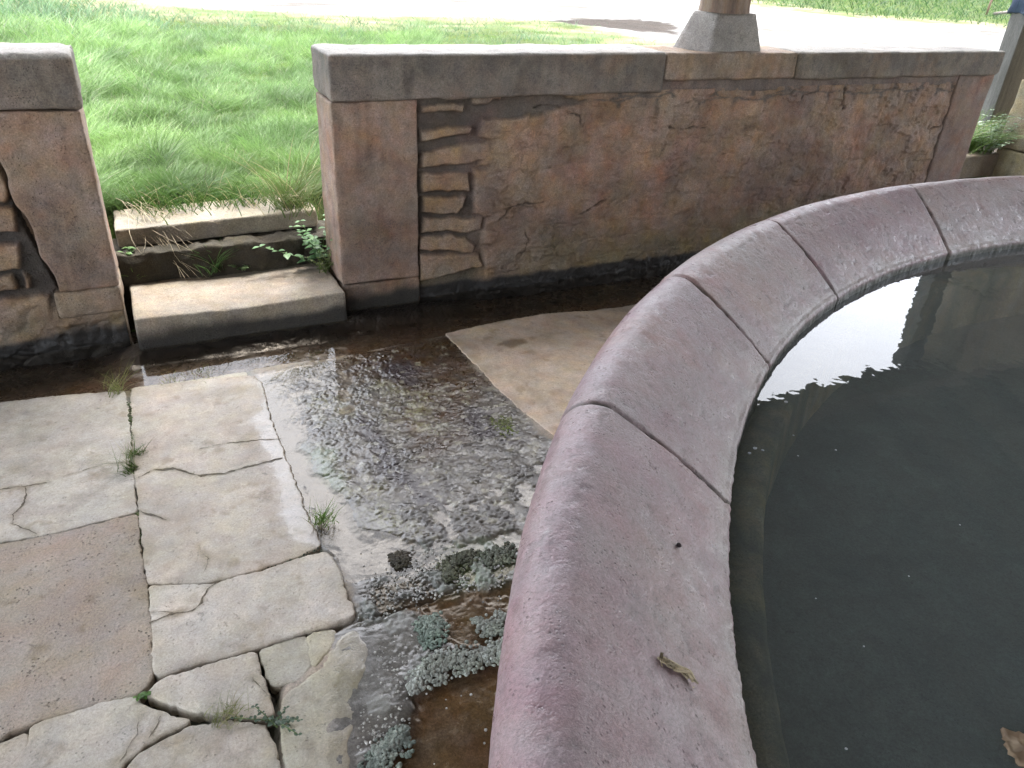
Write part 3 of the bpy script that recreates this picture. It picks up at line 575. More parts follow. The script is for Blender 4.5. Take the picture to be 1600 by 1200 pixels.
# ------------------------------------------------------------------ wash basin
bs = thing('wash_basin', 'large round stone wash basin with a worn pinkish rim', 'basin', (BC[0], BC[1], 0))
def angle_of(px, py, z): g = G(px, py, z); return math.atan2(g[1] - BC[1], g[0] - BC[0])
jo = [angle_of(*p) for p in ((900, 645, .67), (1050, 437, .68), (1205, 349, .69), (1420, 288, .7))]
ji = [angle_of(x, y, HI) for x, y in ((1133, 788), (1199, 570), (1302, 462), (1502, 402))]
JA = [(a, b) for a, b in zip(jo, ji)]
def prof(n1=8, n2=16, n3=58):
    z1 = np.linspace(-.06, HO - RB, n1)[:-1]; q = [(0, z) for z in z1]
    t = np.linspace(0, np.pi / 2 + .42, n2 + 6); q += [(RB - RB * math.cos(a), HO - RB + RB * math.sin(a)) for a in t]
    o_, z_ = q[-1]; s = np.linspace(0, 1, n3)[1:]; q += [(o_ + (RW - .018 - o_) * k, z_ + (HI + .012 - z_) * k + .012 * math.sin(math.pi * k)) for k in s]
    t = np.linspace(0, np.pi / 2, 6)[1:]; q += [(RW - .018 + .018 * math.sin(a), HI - .006 + .018 * math.cos(a)) for a in t]
    q += [(RW + .0, z) for z in np.linspace(HI - .02, .38, 8)]
    return np.array(q)
PF = prof(); NP = len(PF); tN = np.gradient(PF, axis=0); tN /= np.linalg.norm(tN, axis=1)[:, None]; PN = np.stack([-tN[:, 1], tN[:, 0]], 1)   # outward normal (offset, z)
smix = np.clip(PF[:, 0] / RW, 0, 1); smix[:7] = 0
spots = [(G(858, 835, .69), .012), (G(895, 852, .67), .02), (G(915, 930, .66), .022), (G(850, 1085, .68), .014), (G(872, 1092, .68), .008), (G(870, 1140, .67), .012), (G(905, 935, .66), .012), (G(940, 1100, .64), .02)]
def rim_stone(a0, a1, colour, seed, fine=True, label=None):
    # angles decrease along the rim (outer angle, inner angle pairs)
    L = abs(a1[0] - a0[0]) * RO; n = max(6, int(L / (.0062 if fine else .05)))
    s = np.linspace(0, 1, n); gapw = .0016
    e = np.r_[0, .4, 1.2] * .006 / L; s = np.unique(np.r_[s, e, 1 - e])
    n = len(s)
    S, Q = np.meshgrid(s, np.arange(NP), indexing='ij'); S = S.ravel(); Q = Q.ravel()
    o0 = a0[0] + (a0[1] - a0[0]) * smix[Q]; o1 = a1[0] + (a1[1] - a1[0]) * smix[Q]
    sg = np.sign(a1[0] - a0[0]); th = o0 + sg * gapw / RO + (o1 - o0 - 2 * sg * gapw / RO) * S
    off = PF[Q, 0]; r = RO - off; z = PF[Q, 1].copy()
    base = np.c_[BC[0] + r * np.cos(th), BC[1] + r * np.sin(th), z]
    d = np.minimum(S, 1 - S) * L
    flat = ss(HO - RB - .1, HO - RB, z)
    disp = .004 * fbm(base, 4, 3, seed) + .0007 * fbm(base, 26, 4, seed + 1) + .0006 * fbm(base, 90, 2, seed + 2)
    pit = fbm(base * np.array([1, 1, 1]), 34, 3, seed + 4); disp -= .0012 * ss(.42, .66, pit)
    gouge = fbm(np.c_[th * RO * 14, off * 55, 0 * off], 1., 3, seed + 6); disp -= .0014 * ss(.42, .62, gouge)
    # worn arrises at the joints and a ragged inner lip
    disp -= .007 * ss(.010, 0, d + .006 * fbm(base, 30, 3, seed + 7)) * (1 + .8 * fbm(base, 9, 2, seed + 8))
    lip = ss(RW - .03, RW, off); disp -= lip * (.004 + .0045 * fbm(base, 60, 4, seed + 9))
    rN = np.stack([np.cos(th), np.sin(th)], 1)
    nO, nZ = PN[Q, 0], PN[Q, 1]
    v = base + disp[:, None] * np.c_[-rN * nO[:, None], nZ]
    c = mix(np.broadcast_to(colour, (len(v), 3)), np.array(colour) * np.array([.82, .72, .76]), .65 * ss(-.05, .45, fbm(base, 6, 5, seed + 10)))
    c = mix(c, np.array(colour) * np.array([1.1, 1.12, 1.02]), .6 * ss(.05, .5, fbm(base, 4, 4, seed + 11)))
    c = mix(c, np.array(colour) * np.array([1.08, .88, .78]), .6 * ss(.1, .5, fbm(base, 3.3, 4, seed + 12)))
    c = mix(c, np.array(colour) * .55, .5 * ss(.3, .6, pit) + .5 * ss(.42, .62, gouge)); c = mix(c, (.05, .045, .035), .85 * ss(.012, .002, d) * ss(.3, 0, np.abs(fbm(base, 12, 3, seed + 13))))
    c = mix(c, (.27, .245, .22), .5 * ss(RW - .06, RW - .01, off + .02 * fbm(base, 20, 3, seed + 14)) * (off < RW - .004))
    c = mix(c, (.035, .035, .022), np.where(off > RW - .006, 1., 0.) * ss(HI - .002, HI - .012, z))
    c = mix(c, np.array((.25, .18, .155)), .7 * ss(HO - RB, HO - RB - .05, z) * (off < .01))
    for g, rd in spots:
        q = np.linalg.norm(base - g, axis=1) + .004 * fbm(base, 50, 3, 5); c = mix(c, (.36, .355, .34), .6 * ss(rd, rd * .55, q))
    f = grid_faces(n, NP); f = f if sg < 0 else f[:, ::-1]
    # end caps
    F_ = f.tolist() + [[k for k in range(NP)][::(1 if sg < 0 else -1)], [(n - 1) * NP + k for k in range(NP)][::(-1 if sg < 0 else 1)]]
    o = obj('rim_stone', v, F_, M['rim'], bs, col=c, wet=np.full(len(v), 0.))
    if label: o['label'] = label
    return o
pink = (.265, .187, .193)
cols = [(.248, .182, .186), (.245, .185, .186), (.222, .157, .164), (.224, .172, .165)]
jstep = abs(JA[0][0] - JA[1][0])
first0 = (JA[0][0] + .42, JA[0][1] + .42)
rim_stone(first0, JA[0], pink, 200, label='long pinkish rim stone nearest the viewer')
rim_stone(JA[0], JA[1], cols[0], 210); rim_stone(JA[1], JA[2], cols[1], 220); rim_stone(JA[2], JA[3], cols[2], 230, label='dark purplish rim stone')
a = JA[3][0]; nxt = (a - .30, a - .30); rim_stone(JA[3], nxt, cols[3], 240, label='greyish brown rim stone')
rest = (2 * math.pi - (first0[0] - nxt[0])); nr = 20
for k in range(nr):
    p0 = nxt[0] - rest * k / nr; p1 = nxt[0] - rest * (k + 1) / nr
    q0 = (p0, p0) if k else nxt; q1 = (p1, p1) if k < nr - 1 else (first0[0] - 2 * math.pi, first0[1] - 2 * math.pi)
    rim_stone(q0, q1, (pink, cols[0], cols[2])[k % 3], 260 + 7 * k, fine=False)
# mortar core just below the stones' surface, lining, ledge and bottom
th = np.linspace(0, 2 * np.pi, 361)[:-1]
def ringmesh(profile, colour, name, mat, cf=None, amp=.003):
    pf = np.array(profile); n = len(pf); TH, Q = np.meshgrid(th, np.arange(n), indexing='ij'); TH = TH.ravel(); Q = Q.ravel()
    v = np.c_[BC[0] + pf[Q, 0] * np.cos(TH), BC[1] + pf[Q, 0] * np.sin(TH), pf[Q, 1]]; dd = amp * fbm(v, 18, 4, 3)
    v[:, 0] += dd * np.cos(TH); v[:, 1] += dd * np.sin(TH); v[:, 2] += dd
    i = np.arange(len(th) * n).reshape(len(th), n); j = np.roll(i, -1, 0); f = np.stack([i[:, :-1], i[:, 1:], j[:, 1:], j[:, :-1]], -1).reshape(-1, 4)
    c = np.broadcast_to(colour, (len(v), 3)); c = cf(v, c) if cf else c
    return obj(name, v, f, M[mat], bs, col=c)
core = [(RO - .012, -.06), (RO - .012, HO - RB), (RO - .012 - RB * .3, HO - RB * .35 - .012), (RO - RB, HO - .012), (RO - RW + .02, HI + .002), (RO - RW + .012, HI - .02), (RO - RW + .012, .38)]
ringmesh(core, (.05, .042, .034), 'joint_mortar', 'dirt', amp=.002)
ri = RO - RW
ledge = [(ri + .005, .39), (ri - .02, .395), (ri - .05, .394), (ri - .07, .392), (ri - .085, .388), (ri - .095, .375), (ri - .10, .30), (ri - .13, -.2)]
ringmesh(ledge, (.36, .265, .155), 'ledge', 'liner', lambda v, c: mix(mix(c, (.06, .068, .05), ss(-.2, .3, fbm(v, 9, 4, 2)) * .8 + .0), (.09, .095, .07), .6 * ss(ri - .05, ri - .0, np.hypot(v[:, 0] - BC[0], v[:, 1] - BC[1]))), amp=.008)
v = np.r_[np.c_[BC[0] + (ri - .09) * np.cos(th), BC[1] + (ri - .09) * np.sin(th), np.full(len(th), .16)]]
obj('basin_bottom', v, [list(range(len(th)))], M['liner'], bs, col=np.full((len(v), 3), (.085, .098, .094)), smooth=False)
wv = np.c_[BC[0] + (ri + .006) * np.cos(th), BC[1] + (ri + .006) * np.sin(th), np.full(len(th), ZW)]
kind(obj('basin_water', wv, [list(range(len(th)))], M['basin_water'], smooth=False), 'structure')

# ------------------------------------------------------------------ outside ground
tx = np.unique(np.r_[np.arange(-90, -6, 6), np.arange(-6, 32, .14), np.arange(32, 160, 8)].round(3)); ty = np.unique(np.r_[np.arange(3.66, 30, .14), np.arange(30, 200, 8)].round(3))
TX, TY = np.meshgrid(tx, ty, indexing='ij'); PG = np.c_[TX.ravel(), TY.ravel()]
yard = np.concatenate([GP([(60, -40), (230, 6), (330, 14), (500, 23), (600, 26), (740, 29), (850, 33), (930, 47), (1020, 63), (1100, 82)], ZG), np.array([[11., 3.0], [60, 3.0], [60, 14]]), GP([(1700, 66), (1540, 40), (1400, 31), (1300, 24), (1160, 6), (1120, -20)], ZG)])
puddle2 = GP([(855, 33), (900, 29), (1000, 31), (1056, 38), (1062, 52), (1000, 48), (930, 41)], ZG)
sy = sdpoly(PG, yard) + .5 * fbm(PG, .7, 4, 70)
gz = ZG + .03 * fbm(PG, .6, 4, 71) * ss(4.0, 6, PG[:, 1]) + .012 * fbm(PG, 5, 3, 72) - .06 * ss(4.2, 3.9, PG[:, 1]) * 0
gz = np.where(PG[:, 1] < 4.14, np.minimum(gz, .34), gz); gz = np.where((PG[:, 1] < 3.95), -.2, gz)
cg = mix(np.broadcast_to((.045, .065, .02), (len(PG), 3)), (.15, .147, .142), ss(.25, -.25, sy)); cg = mix(cg, mix(np.broadcast_to((.15, .138, .085), (len(PG), 3)), (.085, .11, .05), ss(-.2, .3, fbm(PG, 1.3, 4, 78))), ss(2.6, 1.2, sy) * ss(-.5, -.05, sy) * ss(-.7, .1, fbm(PG, 2.2, 4, 73)))
cg = mix(cg, (.165, .163, .158), .8 * ss(-1.5, -3, sy)); cg = mix(cg, (.075, .069, .06), .85 * ss(-.6, -1.5, sy) * ss(.25, .5, fbm(PG * np.array([1, 2.5]), .8, 4, 74)))
pm = smask(PG, puddle2, .12, .3, 75); cg = mix(cg, (.04, .035, .031), pm)
gr = kind(obj('ground', np.c_[PG, gz], grid_faces(len(tx), len(ty)), M['ground'], col=cg), 'structure')
# level ground on the other sides of the shelter
for i, (x0, x1, y0, y1) in enumerate(((-90, 160, -120, -6), (-90, -6, -6, 3.7), (9, 160, -6, 3.7))):
    v, f = slab(x0, x1, y0, .3, y1, .3, .06); kind(obj('ground', v, f, M['ground'], col=np.full((8, 3), (.33, .31, .24)), smooth=False), 'structure')

# ------------------------------------------------------------------ grass and plants
def blades(base, hgt, width, lean, az, bend, cols, nseg=3):
    """tapered curved blades; base (n,3)"""
    n = len(base); t = np.linspace(0, 1, nseg + 1); dirv = np.c_[np.cos(az), np.sin(az)]; side = np.c_[-np.sin(az + 1.1), np.cos(az + 1.1)]
    rows = []
    for k, q in enumerate(t):
        out = lean * q + bend * q * q; up = hgt * (q - .38 * bend / np.maximum(hgt, .01) * q * q * .9)
        c = base + np.c_[dirv * out[:, None], up]
        w = width * (1 - q) ** .75 * .5 if k < nseg else None
        if k < nseg: rows += [c + np.c_[side * w[:, None], 0 * up], c - np.c_[side * w[:, None], 0 * up]]
        else: rows.append(c)
    m = len(rows); v = np.stack(rows, 1).reshape(-1, 3); o = np.arange(n) * m; F = []
    for k in range(nseg - 1): F.append(np.c_[o + 2 * k, o + 2 * k + 1, o + 2 * k + 3, o + 2 * k + 2])
    quads = np.concatenate(F); tri = np.c_[o + m - 3, o + m - 2, o + m - 1]
    cc = np.repeat(cols[:, None], m, 1); fade = np.r_[np.repeat(t[:-1], 2), 1.]; cc = cc * (.75 + .35 * fade)[None, :, None]
    return v, quads, tri, cc.reshape(-1, 3)
def blade_obj(name, v, q, tr, c, mat, parent=None, origin=None):
    fl = q.tolist() + tr.tolist(); return obj(name, v, fl, mat, parent, origin, col=c)
def field(name, n, xy, hfun, wmul, seed, pal):
    r = np.random.default_rng(seed); P = xy(r, n); n = len(P)
    cl = fbm(P, 2.6, 3, seed); cl2 = fbm(P, 7, 3, seed + 2); hh = hfun(P) * (.55 + .45 * r.random(n)) * (1 + .6 * cl + .9 * cl2); hh = np.clip(hh, .03, .6)
    z = ZG - .02 + .03 * fbm(P, .6, 4, 71) * ss(4.0, 6, P[:, 1])
    flow = 2.5 * fbm(P, 1.6, 3, seed + 5) * np.pi; az = flow + r.normal(0, 1.5, n)
    col = mix(np.broadcast_to(pal[0], (n, 3)), pal[1], ss(-.4, .5, fbm(P, 1.7, 3, seed + 7) + .35 * r.normal(0, 1, n) * .5)); col = mix(col, pal[2], .8 * (r.random(n) < .05)); col = col * r.uniform(.75, 1.25, (n, 1))
    col = col * (1 + .5 * fbm(P, 4.5, 3, seed + 21))[:, None]
    v, q, t, c = blades(np.c_[P, z], hh, hh * .02 * wmul + .0034 * wmul, hh * r.uniform(.1, .7, n), az, hh * r.uniform(.1, .9, n), col)
    return kind(blade_obj(name, v, q, t, c, M['grass']), 'stuff')
pal = [(.1, .178, .056), (.168, .275, .085), (.26, .27, .18)]
def near(r, n):
    y = 4.1 + (r.random(n * 2) ** 1.25) * 7.5; x = -1.0 - (y - 4) * .22 + r.random(n * 2) * (2.4 + (y - 4) * .62); P = np.c_[x, y]
    keep = ~((P[:, 1] < 4.16) & (P[:, 0] > -.1) & (P[:, 0] < .75)); keep &= sdpoly(P, yard) > 1.2 + .5 * r.normal(0, 1.2, len(P))
    return P[keep][:n]
field('grass', 150000, near, lambda P: .135 + .12 * ss(1.4, -.8, P[:, 0]) * ss(5.5, 8, P[:, 1]) + .02 * ss(7, 4.5, P[:, 1]), 1.0, 3, pal)
def farg(r, n):
    y = 9.5 + r.random(n * 2) * 11; x = -9 + r.random(n * 2) * 22; P = np.c_[x, y]; s = sdpoly(P, yard) + .5 * fbm(P, .7, 4, 70); return P[s > 1.0 + 1.1 * r.normal(0, .7, len(P))][:n]
field('grass', 42000, farg, lambda P: .11 + .14 * ss(2, -1.5, P[:, 0]), 1.7, 5, [(.085, .165, .078), (.145, .215, .1), (.22, .23, .17)])
def backg(r, n):
    ys = 22 + r.random(n * 3) * 32; xs = 12 + r.random(n * 3) * 50; P = np.c_[xs, ys]; Yb = GP([(1160, 6), (1300, 24), (1400, 31), (1540, 40), (1700, 60)], ZG)
    P = np.c_[14 + r.random(n * 3) * 40, 12 + r.random(n * 3) * 30]; s = sdpoly(P, yard); return P[(s > .3) & (P[:, 1] > 13 + .0 * P[:, 0]) & (P[:, 0] > 18)][:n]
field('grass', 30000, backg, lambda P: np.full(len(P), .22), 3.5, 9, [(.036, .088, .026), (.058, .12, .03), (.13, .14, .07)])
def sidefill(r, n):
    P = np.c_[-5 + r.random(n * 2) * 11, 3.9 + r.random(n * 2) * 6]; x, y = P.T
    k = (x < -1.0 - (y - 4) * .22) | (x > 1.4 + (y - 4) * .40); return P[k & (sdpoly(P, yard) > .2)][:n]
field('grass', 30000, sidefill, lambda P: np.full(len(P), .13), 1.5, 13, pal)

def tuft(label, pos, n, h, spread, pal, seed, droop=.6, width=.004, name='grass_tuft', cat='grass tuft', group=None, dirbias=None, mat='grass', low=.4):
    r = np.random.default_rng(seed); az = r.uniform(0, 2 * np.pi, n)
    if dirbias is not None: az = dirbias + r.normal(0, .75, n)
    b = np.c_[pos[0] + r.normal(0, spread, n), pos[1] + r.normal(0, spread, n), np.full(n, pos[2])]
    hh = h * r.uniform(low, 1, n); c = mix(np.broadcast_to(pal[0], (n, 3)), pal[1], r.random(n)); c = mix(c, (.36, .31, .18), 1. * (r.random(n) < .12))
    v, q, t, c = blades(b, hh, np.full(n, width) * r.uniform(.6, 1.2, n), hh * r.uniform(.05, .7, n), az, hh * droop * r.uniform(.2, 1.3, n), c, 5)
    v[:, 2] = np.maximum(v[:, 2], pos[2] + .0015)
    return tag(blade_obj(name, v, q, t, c, M[mat], None, pos), label, cat, group)
gp_ = [(.06, .12, .025), (.13, .2, .04)]; yg = [(.16, .2, .05), (.26, .27, .09)]; br = [(.08, .17, .02), (.17, .30, .04)]
J = 'grass tufts in the floor joints'
tuft('thin yellowish grass tuft at the head of the paving joint, next to the gutter', G(183, 612, 0), 60, .13, .02, yg, 1, width=.0028, group=J)
tuft('low sparse fringe of grass along the front edge of the buff paving', G(265, 596, 0), 34, .05, .018, yg, 2, width=.0022, group=J)
tuft('short pale fringe of grass nearest the wet edge of the paving', G(312, 590, 0), 30, .06, .025, yg, 22, width=.0022, group=J)
tuft('bushy tuft in the joint between two grey slabs, dark at its root', G(212, 712, 0), 75, .06, .016, gp_, 3, width=.003, group=J)
tuft('spreading green tuft with long flat blades across the slab joint', G(205, 736, 0), 65, .10, .014, gp_, 4, droop=1.2, width=.004, group=J, dirbias=2.6)
tuft('bright upright green tuft between the pale slab and the wet patch', G(505, 818, 0), 95, .09, .017, br, 5, droop=.35, width=.003, group=J)
tuft('wiry half-dry tuft in the wide dark crack', G(352, 1122, 0), 110, .065, .017, yg, 6, droop=.7, width=.0022, group=J)
S_ = 'weeds on the steps'
tuft('dark green grass tuft in the shaded gap between the two steps', G(335, 422, .15), 90, .19, .03, [(.05, .12, .03), (.1, .19, .05)], 7, droop=.7, width=.005, group=S_)
tuft('small grass tuft growing out low beside the left wall on the lower step', G(212, 440, .14), 45, .11, .018, br, 8, droop=.7, width=.005, group=S_)
tuft('long arching grass hanging over the upper step beside the right jamb', G(462, 330, .36), 270, .42, .05, [(.07, .13, .03), (.15, .18, .06)], 9, droop=.75, width=.006, group=S_)
tuft('dark grass clump overhanging the middle of the upper step', (.12, 4.10, ZG), 440, .19, .11, [(.04, .10, .02), (.09, .16, .03)], 10, droop=.8, width=.006, group=S_, dirbias=-1.6)
tuft('dark grass clump overhanging the right half of the upper step', (.48, 4.11, ZG), 460, .17, .10, [(.04, .10, .02), (.09, .16, .03)], 11, droop=.8, width=.006, group=S_, dirbias=-1.6)
def stalks(label, specs, seed, col=(.38, .32, .22), rad=.0015, name='dry_stalks', cat='dry stalks'):
    r = np.random.default_rng(seed); mb = MB()
    for a, b, sag in specs:
        a = np.array(a); b = np.array(b); t = np.linspace(0, 1, 9)[:, None]; p = a + (b - a) * t; p[:, :2] += .05 * np.c_[fbm(p, 5, 2, seed + len(mb.v)), fbm(p, 5, 2, seed + 50 + len(mb.v))] * t; p[:, 2] -= sag * 4 * (t[:, 0] * (1 - t[:, 0])) - .01 * fbm(p, 14, 2, seed); tube_add(mb, p, np.linspace(rad, rad * .4, 9), 5, np.array(col) * r.uniform(.7, 1.2))
    return tag(build(mb, name, M['straw'], None, np.array(specs[0][0]), wet=0.), label, cat)
r_ = np.random.default_rng(5); sp = []
for k in range(18):
    x0 = -.12 + r_.random() * .13; sp.append(((x0, 4.02 + r_.normal(0, .06), .38 + r_.random() * .06), (x0 + r_.uniform(-.02, .30), 3.78 - r_.random() * .14, .22 + r_.uniform(-.05, .2)), -.03 * r_.random()))
for k in range(5): sp.append(((-.06 + .03 * k, 3.84, .36), (.1 + .13 * r_.random(), 3.62, .15), .01))
stalks('tangle of dry straw hanging over the steps next to the left wall', sp, 3)
def leafy(label, pos, stems, seed, lf=.035, pal=((.06, .13, .04), (.12, .22, .08)), name='leafy_weed', cat='weed', group=None, hgt=.2, spread=.05, lean=(0, 0)):
    r = np.random.default_rng(seed); root = thing(name, label, cat, tuple(pos), group); sb = MB(); lb = MB()
    for s in range(stems):
        h_ = hgt * r.uniform(.5, 1); d = np.array([r.normal(0, spread) + lean[0], r.normal(0, spread) + lean[1], h_]); p0 = np.array(pos) + np.array([r.normal(0, spread * .35), r.normal(0, spread * .35), 0])
        t = np.linspace(0, 1, 6)[:, None]; p = p0 + d * t; p[:, :2] += (d[:2] * .6) * (t ** 2); tube_add(sb, p, np.linspace(.0022, .001, 6), 5, (.10, .15, .05))
        for k in range(7):
            q = .25 + .75 * k / 6; c = p0 + d * q; c[:2] += d[:2] * .6 * q * q
            for sgn in (0, math.pi):
                az = k * 1.57 + sgn + r.normal(0, .3); L = lf * r.uniform(.6, 1.15) * (1.15 - .4 * q); dv = np.array([math.cos(az), math.sin(az), r.uniform(-.1, .45)]); dv /= np.linalg.norm(dv); sd = np.cross(dv, (0, 0, 1)); sd /= np.linalg.norm(sd)
                nn = np.cross(sd, dv); tt = np.linspace(0, 1, 6); wv_ = .36 * L * np.sin(np.pi * tt ** .75) * (1 + .15 * np.sin(tt * 25)); ax = c + np.outer(tt * L, dv) - np.outer(.18 * L * tt ** 2, (0, 0, 1))
                vv = np.r_[ax + np.outer(wv_, sd) + np.outer(wv_ * .25, nn), ax, ax - np.outer(wv_, sd) + np.outer(wv_ * .25, nn)]; ff = [[i, i + 1, 7 + i, 6 + i] for i in range(5)] + [[6 + i, 7 + i, 13 + i, 12 + i] for i in range(5)]
                lb.add(vv, ff, np.array(pal[0]) + (np.array(pal[1]) - np.array(pal[0])) * r.random())
    build(sb, 'stem', M['leaf'], root, wet=0.); build(lb, 'foliage', M['leaf'], root, wet=0.); return root
leafy('leafy green weed growing up the right jamb above the lower step', (.755, 3.66, .15), 9, 21, .05, ((.07, .15, .06), (.14, .25, .10)), group=S_, hgt=.24, spread=.055, lean=(-.05, -.02))
leafy('low bushy weed at the foot of the right jamb on the lower step', (.76, 3.55, .14), 9, 23, .022, ((.09, .13, .03), (.16, .2, .05)), group=S_, hgt=.13, spread=.04)
leafy('small broad-leaved weed in front of the straw at the left wall', (-.06, 3.78, .2), 3, 22, .055, ((.08, .16, .05), (.14, .22, .08)), group=S_, hgt=.11, spread=.025)
leafy('tiny pale rosette on the lower step beside the middle tuft', G(378, 420, .145), 4, 24, .03, ((.12, .18, .08), (.18, .25, .12)), group=S_, hgt=.04, spread=.03)
leafy('tiny bright seedling at the corner where slab joints meet', G(232, 1086, 0), 2, 25, .014, ((.07, .16, .03), (.12, .22, .05)), group='weeds in the floor joints', hgt=.02, spread=.008)
leafy('small grey green weed in the bottom floor joint', G(432, 1135, 0), 5, 26, .013, ((.06, .1, .06), (.1, .14, .09)), group='weeds in the floor joints', hgt=.025, spread=.02)
X2 = 'plants in the far opening'
tuft('bright grass clump hanging over the step next to the tall yellowish wall', (5.92, 4.02, .37), 420, .42, .09, [(.08, .17, .03), (.17, .27, .06)], 31, droop=1., width=.009, group=X2, dirbias=-2.0, low=.5)
leafy('small-leaved pale weed trailing down the tall yellowish wall', (6.02, 3.84, .36), 26, 32, .045, ((.13, .2, .12), (.25, .32, .22)), group=X2, hgt=.36, spread=.10, lean=(-.06, -.05))
tuft('taller grass behind the step, at the foot of the grey post', V(1568, 165, 4.15), 120, .25, .09, [(.09, .16, .06), (.18, .26, .1)], 33, width=.009, group=X2)

# ------------------------------------------------------------------ moss, debris
def ico():
    p = (1 + 5 ** .5) / 2; v = np.array([(-1, p, 0), (1, p, 0), (-1, -p, 0), (1, -p, 0), (0, -1, p), (0, 1, p), (0, -1, -p), (0, 1, -p), (p, 0, -1), (p, 0, 1), (-p, 0, -1), (-p, 0, 1)], float); v /= np.linalg.norm(v[0])
    f = [(0, 11, 5), (0, 5, 1), (0, 1, 7), (0, 7, 10), (0, 10, 11), (1, 5, 9), (5, 11, 4), (11, 10, 2), (10, 7, 6), (7, 1, 8), (3, 9, 4), (3, 4, 2), (3, 2, 6), (3, 6, 8), (3, 8, 9), (4, 9, 5), (2, 4, 11), (6, 2, 10), (8, 6, 7), (9, 8, 1)]
    V_ = v.tolist(); C = {}; F = []
    def mid(a, b):
        k = (min(a, b), max(a, b))
        if k not in C: m = np.array(V_[a]) + np.array(V_[b]); C[k] = len(V_); V_.append((m / np.linalg.norm(m)).tolist())
        return C[k]
    for a, b, c in f: x, y, z = mid(a, b), mid(b, c), mid(c, a); F += [(a, x, z), (b, y, x), (c, z, y), (x, y, z)]
    return np.array(V_), np.array(F)
IV, IF = ico()
def grains(pos, rads, cols, seed, flat=.7):
    n = len(pos); v = pos[:, None] + rads[:, None, None] * IV[None] * np.array([1, 1, flat]); v = v.reshape(-1, 3); v += (.28 * np.repeat(rads, len(IV)))[:, None] * np.c_[fbm(v, 90, 2, seed), fbm(v, 90, 2, seed + 1), fbm(v, 90, 2, seed + 2)]
    f = (np.arange(n)[:, None, None] * len(IV) + IF[None]).reshape(-1, 3); return v, f, np.repeat(cols, len(IV), 0)
def clump_(label, poly, n, rr, hmax, pal, seed, group='moss clumps on the wet floor', name='moss_clump', cat='moss'):
    r = np.random.default_rng(seed); p = GP(poly); lo, hi = p.min(0), p.max(0); Q = lo + (hi - lo) * r.random((n * 6, 2)); s = sdpoly(Q, p) + .034 * fbm(Q, 22, 4, seed, .65); k = (s < 0) | ((s < .02) & (r.random(len(Q)) < .25)); Q, s = Q[k][:n], s[k][:n]
    z = .72 * hmax * np.clip(-s / .03, 0, 1) ** .6 * (.6 + .4 * fbm(Q, 25, 3, seed + 2)) * r.random(len(Q)) ** .3 + .001; rad = r.uniform(*rr, len(Q)); c = mix(np.broadcast_to(pal[0], (len(Q), 3)), pal[1], r.random(len(Q)) * ss(-.3, .3, fbm(Q, 18, 3, seed)))
    v, f, c = grains(np.c_[Q, z], rad, c, seed); cen = p.mean(0)
    return tag(obj(name, v, f, M['moss'], None, (cen[0], cen[1], 0), col=c, wet=np.full(len(v), .25)), label, cat, group)
bg_ = [(.17, .185, .15), (.32, .34, .29)]; dg = [(.05, .055, .03), (.12, .125, .075)]
clump_('small dark brown lump in the shiny shallow water', [(606, 868), (630, 862), (642, 872), (636, 884), (612, 882)], 150, (.003, .006), .016, [(.04, .035, .022), (.09, .075, .045)], 1)
clump_('curved dark green moss lump in shallow water near the basin', [(690, 888), (705, 868), (730, 862), (748, 868), (735, 880), (718, 886), (712, 906), (694, 908)], 330, (.003, .007), .024, dg, 2)
clump_('greyish green crust against the basin foot, beside the curved dark lump', [(755, 868), (800, 845), (798, 880), (760, 882)], 220, (.003, .007), .014, [(.09, .1, .07), (.2, .2, .15)], 3)
clump_('bluish green patch of crust on the near bank of the upper brown puddle', [(652, 965), (690, 958), (700, 975), (690, 1000), (672, 1018), (655, 1000)], 330, (.003, .006), .014, [(.13, .17, .135), (.26, .31, .25)], 4)
clump_('long knobbly grey crust between the two brown puddles', [(670, 1022), (720, 1018), (790, 1000), (790, 1035), (740, 1045), (700, 1058), (660, 1075), (640, 1085), (650, 1050)], 750, (.003, .0065), .018, [(.2, .215, .175), (.36, .38, .34)], 5)
clump_('grey crust at the basin foot above the bigger puddle', [(735, 968), (790, 955), (790, 990), (745, 985)], 260, (.003, .006), .012, bg_, 6)
clump_('dark greenish crust at the bottom edge of the photo, left of the brown puddle', [(570, 1195), (590, 1160), (620, 1138), (640, 1140), (632, 1160), (610, 1190), (590, 1240), (560, 1240)], 600, (.003, .0065), .02, [(.11, .135, .11), (.26, .29, .24)], 7)
gm = [(.05, .075, .02), (.13, .15, .05)]
clump_('thin strip of green moss in the joint above the bushy tuft', [(197, 625), (205, 625), (211, 690), (204, 690)], 110, (.002, .004), .004, gm, 11, 'moss in the floor joints')
clump_('short streak of green moss in the joint below the spreading tuft', [(212, 800), (221, 800), (228, 850), (219, 850)], 80, (.002, .004), .004, gm, 12, 'moss in the floor joints')
clump_('dark moss streak along the slanting joint of the pale oblong flagstone', [(395, 893), (470, 868), (500, 852), (504, 862), (470, 878), (400, 900)], 130, (.002, .004), .003, [(.04, .05, .025), (.1, .11, .06)], 13, 'moss in the floor joints')
clump_('small yellow green moss cushion at the corner of the dry tan slab', [(768, 652), (800, 655), (808, 672), (795, 682), (772, 668)], 170, (.002, .0045), .005, [(.14, .16, .05), (.28, .29, .13)], 14, 'moss clumps on the wet floor')
r_ = np.random.default_rng(99); Q = GP(np.c_[r_.uniform(560, 790, 2600), r_.uniform(860, 1200, 2600)].tolist()); wgt = smask(Q, crust_poly, .05, .06, 4) + .12; Q = Q[r_.random(len(Q)) < wgt]; dpz = np.minimum(sdpoly(Q, puddle_poly['brown1']), sdpoly(Q, puddle_poly['brown2'])); Q = Q[(dpz > 0) | (r_.random(len(Q)) < .12)]
